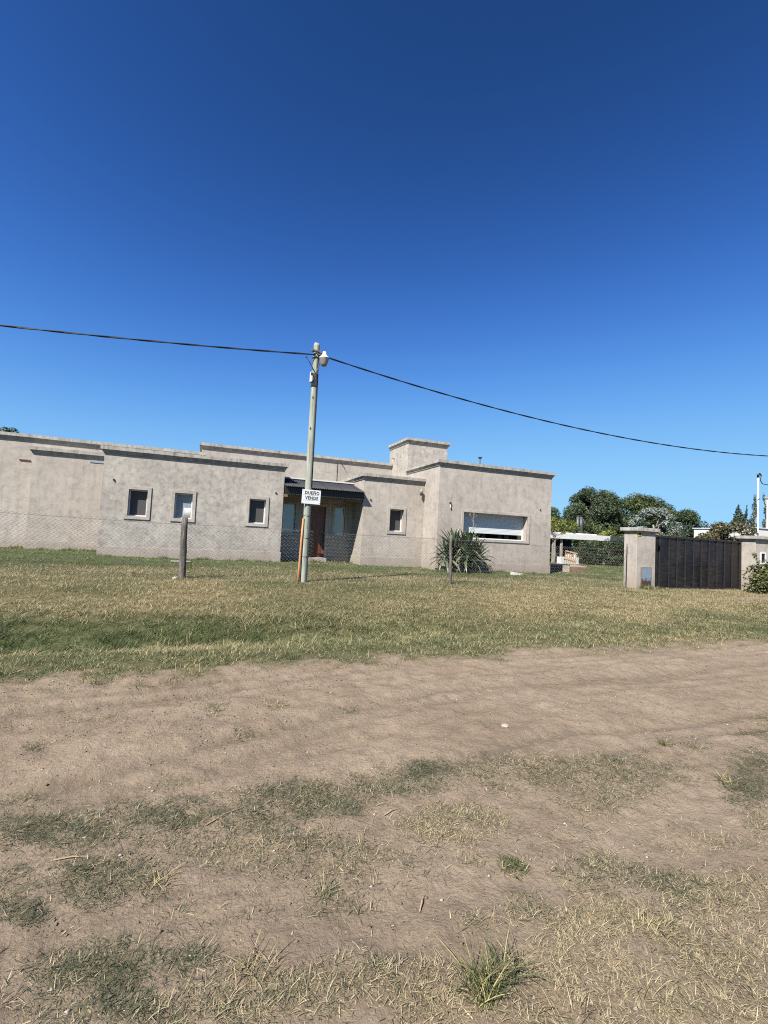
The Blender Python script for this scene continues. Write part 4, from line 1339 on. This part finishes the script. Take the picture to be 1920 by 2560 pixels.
YG = [(.045, .074, .030), (.085, .115, .056), (.030, .052, .021), (.15, .175, .11)]
up_m = [sword_leaf(.90, .050, .22, c) for c in YG]
dn_m = [sword_leaf(.98, .048, 1.6, c) for c in YG[:3] + [(.17, .165, .11)]]
yl_m = [sword_leaf(.9, .029, 1.7, (.15, .19, .04)), sword_leaf(.9, .029, 1.9, (.12, .16, .045))]
dead_m = [sword_leaf(.8, .022, 2.0, (.20, .155, .095))]
q = random.Random(77)
heads = [(-.38, .05, .92, 54), (.18, -.05, .85, 54), (.66, .05, .52, 48), (-.70, 0, .50, 42), (.0, -.28, .52, 48), (.36, -.22, .42, 40)]
for hx, hy, hh, n_ in heads:
    for i in range(n_):
        f_ = i / n_
        az = i * 2.39996 + q.uniform(-.2, .2)
        el = R(88) - f_ * R(104) + q.uniform(-.1, .1)
        if f_ < .52: me = q.choice(up_m)
        elif f_ < .9: me = q.choice(yl_m) if (hx > .5 and q.random() < .45) else q.choice(dn_m)
        else: me = dead_m[0] if q.random() < .5 else q.choice(dn_m)
        el = max(el, R(-12))
        o = bpy.data.objects.new('leaf', me); COL.objects.link(o); o.parent = YU
        o.location = (hx + .05 * math.cos(az), hy + .05 * math.sin(az), hh + .10 - f_ * .14)
        s_ = q.uniform(.82, 1.12) * (1 if f_ < .4 else .98)
        o.scale = (s_, s_ * q.uniform(.85, 1.2), s_)
        o.rotation_euler = (q.uniform(-.25, .25), -el, az)
b = MB()
for hx, hy, hh, n_ in heads:
    b.tube([(YX + hx * .6, YY + hy * .5, .1), (YX + hx * .85, YY + hy, .25 + hh * .5), (YX + hx, YY + hy, .25 + hh + .1)], [.09, .075, .05], 8)
b.build('stem', M['bark'], YU, True)

# slender bare sapling before the wide window, dry twig
e = empty('bare_sapling', (10.55, 16.95, .2), 'slender nearly leafless sapling before the wide window', 'sapling')
b = MB(); b.tube([(10.55, 16.95, .15), (10.58, 16.95, 1.2), (10.62, 16.95, 2.1), (10.63, 16.95, 2.85)], [.016, .013, .010, .004], 6)
q = random.Random(5); tp = []
for i in range(13):
    s_ = Vector((10.60, 16.95, q.uniform(1.3, 2.5))); a = q.uniform(0, 6.28); t = s_ + Vector((math.cos(a) * .16, math.sin(a) * .12, q.uniform(.08, .25)))
    b.tube([s_, t], [.006, .003], 4); tp.append(t)
b.build('stem', M['concrete'], e)
crown('crown', [(t.x, t.y, t.z, .05, .05, .05) for t in tp], 120, .05, .5, [(.22, .20, .14), (.34, .30, .22)], e, 66, .1)
e = empty('dry_shrub', (11.25, 16.9, .2), 'small dry leafless shrub right of the yucca', 'shrub')
b = MB(); q = random.Random(15)
for i in range(9):
    a = q.uniform(-.5, 1.2); t = Vector((11.25 + a * .35, 16.9 + q.uniform(-.15, .15), q.uniform(.5, .95)))
    b.tube([(11.2, 16.9, .15), ((11.2 + t.x) / 2 + .02, 16.9, .4), t], [.010, .007, .003], 4)
b.build('stem', M['twig'], e)

# sheets lying on the lawn
z = float(gz(12.1, 16.2))
b = MB(); b.add([(11.85, 15.95, z + .03), (12.15, 16.3, z + .13), (12.55, 16.15, z + .03), (12.3, 15.85, z + .025), (12.85, 16.25, z + .035)], [(0, 3, 1), (1, 3, 2), (1, 2, 4)])
o = b.build('cardboard_sheet', M['paper'], None, loc=(12.2, 16.2, z)); md = o.modifiers.new('s', 'SOLIDIFY'); md.thickness = .012
tag(o, 'bent pale cardboard sheet lying on the lawn before the right block', 'cardboard')
z = float(gz(-.75, 16.9))
tag(MB().obox((-.72, 16.9, z + .05), (.30, .03, .0), (-.01, .09, .0), (0, 0, .012)).build('plank', M['paper'], None, loc=(-.7, 16.9, z)), 'short pale plank lying on the lawn behind the thick post', 'plank')
lump('rock', (-.58, 11.75, .33), .07, M['stone'], 'small grey rock at the foot of the thick fence post', 'rock', 8, .8)
z = float(gz(2.44, 3.28))
lump('stone', (2.44, 3.28, z + .012), .033, M['stone'], 'pale stone lying alone in the middle of the dirt road', 'stone', 21, .42)


# ------------------------------------------------------------------ grass
def blades(X, Y, Z, L_, W, col, lean, segs, rg, arc=.8):
    n_ = len(X)
    az = rg.random(n_) * 2 * math.pi
    d = np.stack([np.cos(az), np.sin(az), np.zeros(n_)], 1)
    w = np.stack([-np.sin(az), np.cos(az), np.zeros(n_)], 1)
    tw = rg.normal(size=n_) * .6
    w = w * np.cos(tw)[:, None] + np.stack([np.zeros(n_), np.zeros(n_), np.sin(tw)], 1) * .5
    P = np.stack([X, Y, Z], 1)
    out = np.sin(lean); hgt = np.cos(lean)
    pts = []
    for i in range(segs + 1):
        t = i / segs
        o_ = (out * t + arc * .35 * t * t) * L_; h_ = hgt * L_ * (t - .28 * arc * t * t)
        pts.append(P + d * o_[:, None] + np.array([0, 0, 1.0]) * h_[:, None])
    rows = []
    for i in range(segs):
        ww = (W * (1 - .55 * (i / segs)))[:, None] * .5
        rows += [pts[i] - w * ww, pts[i] + w * ww]
    rows.append(pts[segs])
    k_ = 2 * segs + 1
    Vt = np.stack(rows, 1).reshape(-1, 3)
    b0 = np.arange(n_) * k_
    T = []
    for i in range(segs - 1):
        a = b0 + 2 * i
        T += [np.stack([a, a + 1, a + 3], 1), np.stack([a, a + 3, a + 2], 1)]
    a = b0 + 2 * (segs - 1)
    T.append(np.stack([a, a + 1, a + 2], 1))
    return Vt, np.concatenate(T), np.repeat(col, k_, 0)


GREEN = np.array([.084, .104, .042]); LUSH = np.array([.086, .126, .036]); STRAW = np.array([.44, .375, .205]); BROWN = np.array([.21, .155, .095]); GREYG = np.array([.135, .148, .078])


def grass_col(dryv, rg, lush=None):
    n_ = len(dryv)
    d = (rg.random(n_) < dryv)
    g = GREEN[None] * (.65 + .7 * rg.random((n_, 1))) + (GREYG - GREEN)[None] * rg.random((n_, 1)) * .6
    if lush is not None:
        g = g + (LUSH - GREEN)[None] * lush[:, None]
    s_ = STRAW[None] * (.5 + .65 * rg.random((n_, 1)))
    br = rg.random(n_) < .2
    s_ = np.where(br[:, None], BROWN[None] * (.6 + .8 * rg.random((n_, 1))), s_)
    return np.where(d[:, None], s_, g)


def turf_col(dryv, rg_):
    c_ = grass_col(dryv, rg_)
    green = (c_[:, 1] > c_[:, 0])[:, None]
    return np.where(green, c_ * np.array([.80, .74, .95]), c_ * np.array([.92, .91, 1.02]))


rg = np.random.default_rng(2024)
# turf patches in the foreground
parts = []
N_ = 2500000
X = rg.uniform(-2.2, 6.5, N_); Y = rg.uniform(.5, 5.2, N_)
keep = rg.random(N_) < np.clip(2.6 / np.hypot(X, Y), .25, 1) ** 1.2
X, Y = X[keep], Y[keep]
cov, dry = patch(X, Y)
cl = .25 + 1.2 * fbm(X * 30, Y * 30, 91, 2)
cov = np.maximum(cov, .05 * ss(.45, .7, fbm(X * 3, Y * 3, 57, 3)) * ss(3.4, 2.6, Y))
k_ = rg.random(len(X)) < (cov * cl) * .95
X, Y, dry = X[k_], Y[k_], dry[k_]
Z = gz(X, Y) - .004
Lb = (.015 + .034 * rg.random(len(X)) ** 1.7) * (.8 + .5 * fbm(X * 4, Y * 4, 95, 2)); Wb = .0019 + .0019 * rg.random(len(X))
dry = np.clip(dry * 1.0 + .03 + .28 * ss(1.9, 1.3, Y) + .5 * (fbm(X * 6, Y * 6, 97, 3) - .5), .05, .95)
parts.append(blades(X, Y, Z, Lb, Wb, turf_col(dry, rg), .65 + .75 * rg.random(len(X)), 2, rg))


def join(parts):
    V_, T_, C_ = [], [], []; o_ = 0
    for v, t, c in parts:
        V_.append(v); T_.append(t + o_); C_.append(c); o_ += len(v)
    return np.concatenate(V_), np.concatenate(T_), np.concatenate(C_)


v, t, c = join(parts)
tag(tri_object('roadside_turf', v, t, {'col': c}, M['grassblade']), 'patchy short dry turf on the near side of the dirt road', 'grass', kind='stuff')

# lawn and verge
FOOT = [(-18, -.3, 22.15, 40), (-6.55, -3.5, 21.65, 30), (-3.62, 2.92, 18.93, 30), (2.8, 6.3, 19.9, 30), (6.2, 9.3, 18.73, 30), (9.1, 15.2, 17.33, 30),
        (13.78, 14.69, 11.59, 12.2), (14.7, 19.8, 11.84, 11.96), (19.75, 24, 11.38, 11.96), (TX0, TX1, TY0, TY1)]
parts = []
for (ya, yb_, dens, segs, lmul, wmul) in ((4.6, 7.0, 5200, 2, 1.0, 1.0), (7.0, 9.2, 4200, 2, 1.05, 1.15), (9.2, 12.5, 2900, 1, 1.15, 1.4), (12.5, 17, 1500, 1, 1.2, 1.9), (17, 23.5, 800, 1, 1.2, 2.4), (23.5, 33, 260, 1, 1.3, 3.4)):
    xa, xb = -.36 * yb_ - 1.2, 1.82 * yb_ + 1.0
    if ya > 23: xa = 15
    n_ = int((xb - xa) * (yb_ - ya) * dens)
    X = rg.uniform(xa, xb, n_); Y = rg.uniform(ya, yb_, n_)
    vis = (X > -.36 * Y - 1.2) & (X < 1.82 * Y + 1.0)
    for fx0, fx1, fy0, fy1 in FOOT: vis &= ~((X > fx0) & (X < fx1) & (Y > fy0) & (Y < fy1))
    lm_ = lawn_mask(X, Y) * (1 - np.clip(bare(X, Y) * 1.3, 0, .97))
    cl = np.clip(2.6 * fbm(X * 8, Y * 8, 111, 3) - .62, .06, 1)
    vis &= rg.random(n_) < lm_ ** 1.3 * cl
    X, Y = X[vis], Y[vis]; n_ = len(X)
    Z = gz(X, Y) - .006
    dr_ = lawn_dry(X, Y)
    ditch = np.exp(-((Y - 7.55) / .75) ** 2) * ss(6.5, 1.5, X)
    tall = fbm(X * 1.5, Y * 1.5, 121, 3)
    Lb = (.026 + .045 * rg.random(n_) ** 1.5) * (.6 + .9 * cl[vis]) * lmul * (1 + 1.3 * ditch * tall * 1.5) * (1 + .5 * (tall - .5))
    tuft = (fbm(X * 2.2, Y * 2.2, 131, 2) > .66)
    Lb = np.where(tuft, Lb * 1.35, Lb)
    Wb = (.0040 + .003 * rg.random(n_)) * wmul
    lush = np.clip(ss(14, 17, Y) * .9 + ditch * .35, 0, 1)
    parts.append(blades(X, Y, Z, Lb, Wb, grass_col(np.clip(dr_ + .25 * (fbm(X * 3, Y * 3, 141, 3) - .5), .03, .97), rg, lush), .35 + .8 * rg.random(n_), segs, rg))
for x0_, x1_, y_ in ((-9, -6.5, 22.1), (-6.5, -3.57, 21.6), (-3.57, 2.87, 18.9), (2.9, 6.2, 19.9), (6.25, 9.1, 18.7), (9.15, 15.1, 17.3), (13.8, 14.7, 11.5), (19.8, 21.5, 11.3)):
    n_ = int((x1_ - x0_) * 420)
    X = rg.uniform(x0_, x1_, n_); cl = fbm(X * 2.2, X * 0 + y_, 171, 3)
    Y = y_ - .16 * rg.random(n_) ** 1.5
    k_ = rg.random(n_) < ss(.36, .66, cl); X, Y, cl = X[k_], Y[k_], cl[k_]; n_ = len(X)
    parts.append(blades(X, Y, gz(X, Y) - .01, (.06 + .16 * rg.random(n_) ** 2) * (.5 + cl), .010 + .008 * rg.random(n_), grass_col(np.full(n_, .22), rg, np.full(n_, .8)), .7 * rg.random(n_), 2, rg))
v, t, c = join(parts)
tag(tri_object('lawn_grass', v, t, {'col': c}, M['grassblade']), 'half dry mown lawn and green ditch between road and house', 'grass', kind='stuff')


# single tufts standing out of the turf
def tuft(label, x, y, n_, L_, spread, dryv, seed, width=.004, r_=.05):
    rg_ = np.random.default_rng(seed)
    rad = r_ * np.sqrt(rg_.random(n_)); a = rg_.random(n_) * 6.283
    X = x + rad * np.cos(a); Y = y + rad * np.sin(a); Z = gz(X, Y) - .004
    col = grass_col(np.full(n_, dryv), rg_)
    col = col * (np.array([.72, .76, .6]) if dryv < .4 else .85)
    v_, t_, c_ = blades(X, Y, Z, L_ * (.45 + .6 * rg_.random(n_)), width * (.7 + .6 * rg_.random(n_)), col, spread * rg_.random(n_), 4, rg_, 1.0)
    return tag(tri_object('grass_tuft', v_, t_, {'col': c_}, M['grassblade'], None, (x, y, float(gz(x, y)))), label, 'grass tuft', 'grass tufts by the road')


tuft('tall green grass tuft at the bottom of the picture', 0.99, 1.40, 150, .17, .9, .38, 1, .0038, .06)
tuft('leaning straw tipped grass tuft right behind the tall green one', 1.12, 1.43, 80, .15, 1.1, .5, 2, .004, .05)
tuft('pale bleached grass tuft in the left turf patch', -.08, 2.27, 70, .09, 1.3, .95, 3, .0038, .05)
tuft('dry spidery grass tuft right of the bleached one', .58, 1.99, 50, .09, 1.25, .6, 4, .0032, .03)
tuft('sprawling dry straw tuft with long stalks, bottom left of centre', .26, 1.71, 110, .10, 1.35, .95, 5, .0035, .08)
tuft('dry straw clump on the pale patch at centre', 1.17, 2.20, 80, .07, 1.3, .95, 6, .0038, .09)
tuft('straw coloured clump in the thick right hand turf', 1.84, 1.42, 80, .09, 1.3, .85, 7, .0036, .07)
tuft('wind blown dry tuft at the far right road edge', 3.40, 2.13, 60, .09, 1.35, .75, 8, .0045, .06)
tuft('small dark tuft alone in the left part of the road', .18, 4.16, 50, .06, 1.35, .5, 9, .005, .08)
tuft('small pale dead tuft in the road right of the dark one', .68, 4.19, 60, .06, 1.4, .95, 10, .005, .09)
tuft('spiky dark weed on the right road edge', 3.52, 2.68, 50, .09, 1.1, .3, 11, .005, .03)
tuft('compact round green tuft alone on bare soil, right of centre', 1.47, 1.88, 110, .05, 1.2, .25, 12, .004, .06)
tuft('broad green grass clump at the edge of the road verge', -.85, 5.3, 160, .09, 1.3, .3, 13, .006, .2)
tuft('spiky grass clump on the verge straight below the thick post', .25, 5.75, 160, .10, 1.3, .3, 14, .006, .2)
tuft('straggling stalks in the bottom right turf', 1.55, 1.20, 30, .11, 1.4, .8, 15, .003, .05)
tuft('long dry stalks at the bottom edge right of the green tuft', 1.20, 1.24, 30, .12, 1.4, .9, 16, .003, .06)
o = tuft('dark dead clump on the lawn left of the thick post', -1.45, 12.3, 220, .22, 1.2, .9, 17, .014, .28)

# pebbles and straw litter on the road
n_ = 1600
X = rg.uniform(-2, 9, n_); Y = rg.uniform(.9, 5.6, n_); S_ = .003 + .009 * rg.random(n_) ** 4
ico_v = np.array([(0, 0, 1), (1, 0, 0), (0, 1, 0), (-1, 0, 0), (0, -1, 0), (0, 0, -1)], float); ico_t = np.array([(0, 1, 2), (0, 2, 3), (0, 3, 4), (0, 4, 1), (5, 2, 1), (5, 3, 2), (5, 4, 3), (5, 1, 4)])
Z = gz(X, Y)
vv = (ico_v[None] * (S_[:, None, None] * rg.uniform(.6, 1.3, (n_, 6, 3)) * np.array([1.2, .9, .6])) + np.stack([X, Y, Z + S_ * .3], 1)[:, None])
tt = (ico_t[None] + (np.arange(n_) * 6)[:, None, None]).reshape(-1, 3)
tag(tri_object('pebbles', vv.reshape(-1, 3), tt, None, M['pebble']), 'small scattered pebbles on the dirt road', 'pebbles', kind='stuff')
n_ = 12000
X = rg.uniform(-2, 9, n_); Y = rg.uniform(.8, 5.7, n_)
k_ = rg.random(n_) < np.clip(.16 + .9 * (fbm(X * 2, Y * 2, 151, 3) - .38), .03, 1)
X, Y = X[k_], Y[k_]; n_ = len(X)
Ls = .012 + .05 * rg.random(n_) ** 3
cc = np.where((rg.random(n_) < .55)[:, None], STRAW[None] * (.6 + .7 * rg.random((n_, 1))), BROWN[None] * (.4 + .8 * rg.random((n_, 1))))
v, t, c = blades(X, Y, gz(X, Y) + .003, Ls, .0025 + .003 * rg.random(n_), cc, 1.35 + .2 * rg.random(n_), 2, rg, .3)
tag(tri_object('straw_litter', v, t, {'col': c}, M['grassblade']), 'bits of straw and dead grass strewn over the dirt', 'litter', kind='stuff')
# small clods of soil
n_ = 16000
X = rg.uniform(-2, 8, n_); Y = rg.uniform(.9, 5.4, n_); S_ = .003 + .008 * rg.random(n_) ** 3
k_ = rg.random(n_) < np.clip(fbm(X * 1.5, Y * 1.5, 161, 3) * 2 - .6, .1, 1); X, Y, S_ = X[k_], Y[k_], S_[k_]; n_ = len(X)
vv = (ico_v[None] * (S_[:, None, None] * rg.uniform(.6, 1.3, (n_, 6, 3)) * np.array([1.2, 1, .6])) + np.stack([X, Y, gz(X, Y) + S_ * .2], 1)[:, None])
tt = (ico_t[None] + (np.arange(n_) * 6)[:, None, None]).reshape(-1, 3)
tag(tri_object('soil_clods', vv.reshape(-1, 3), tt, None, simple('soil_clod', (.20, .16, .112), .97, 0, .2, 20, .1, .2)), 'small crumbs of dry soil on the dirt road', 'soil', kind='stuff')
# twigs
for i, (x, y, L_, a, lab) in enumerate(((1.02, 2.42, .10, .3, 'short pale twig on bare soil near the centre'), (-.55, 2.55, .16, -.2, 'thin pale straw stalk on soil at the left'), (.10, 2.62, .22, .5, 'long bent dry stalk lying on the left turf'), (.93, 1.78, .09, .9, 'stubby pale twig in the lower middle'))):
    z = float(gz(x, y)) + .006
    tag(MB().tube([(x, y, z), (x + L_ * .5 * math.cos(a), y + L_ * .5 * math.sin(a), z + .012), (x + L_ * math.cos(a), y + L_ * math.sin(a), z + .002)], [.0035, .003, .002], 5).build('twig', M['pale_wood'], None, loc=(x, y, z)), lab, 'twig', 'twigs on the soil')
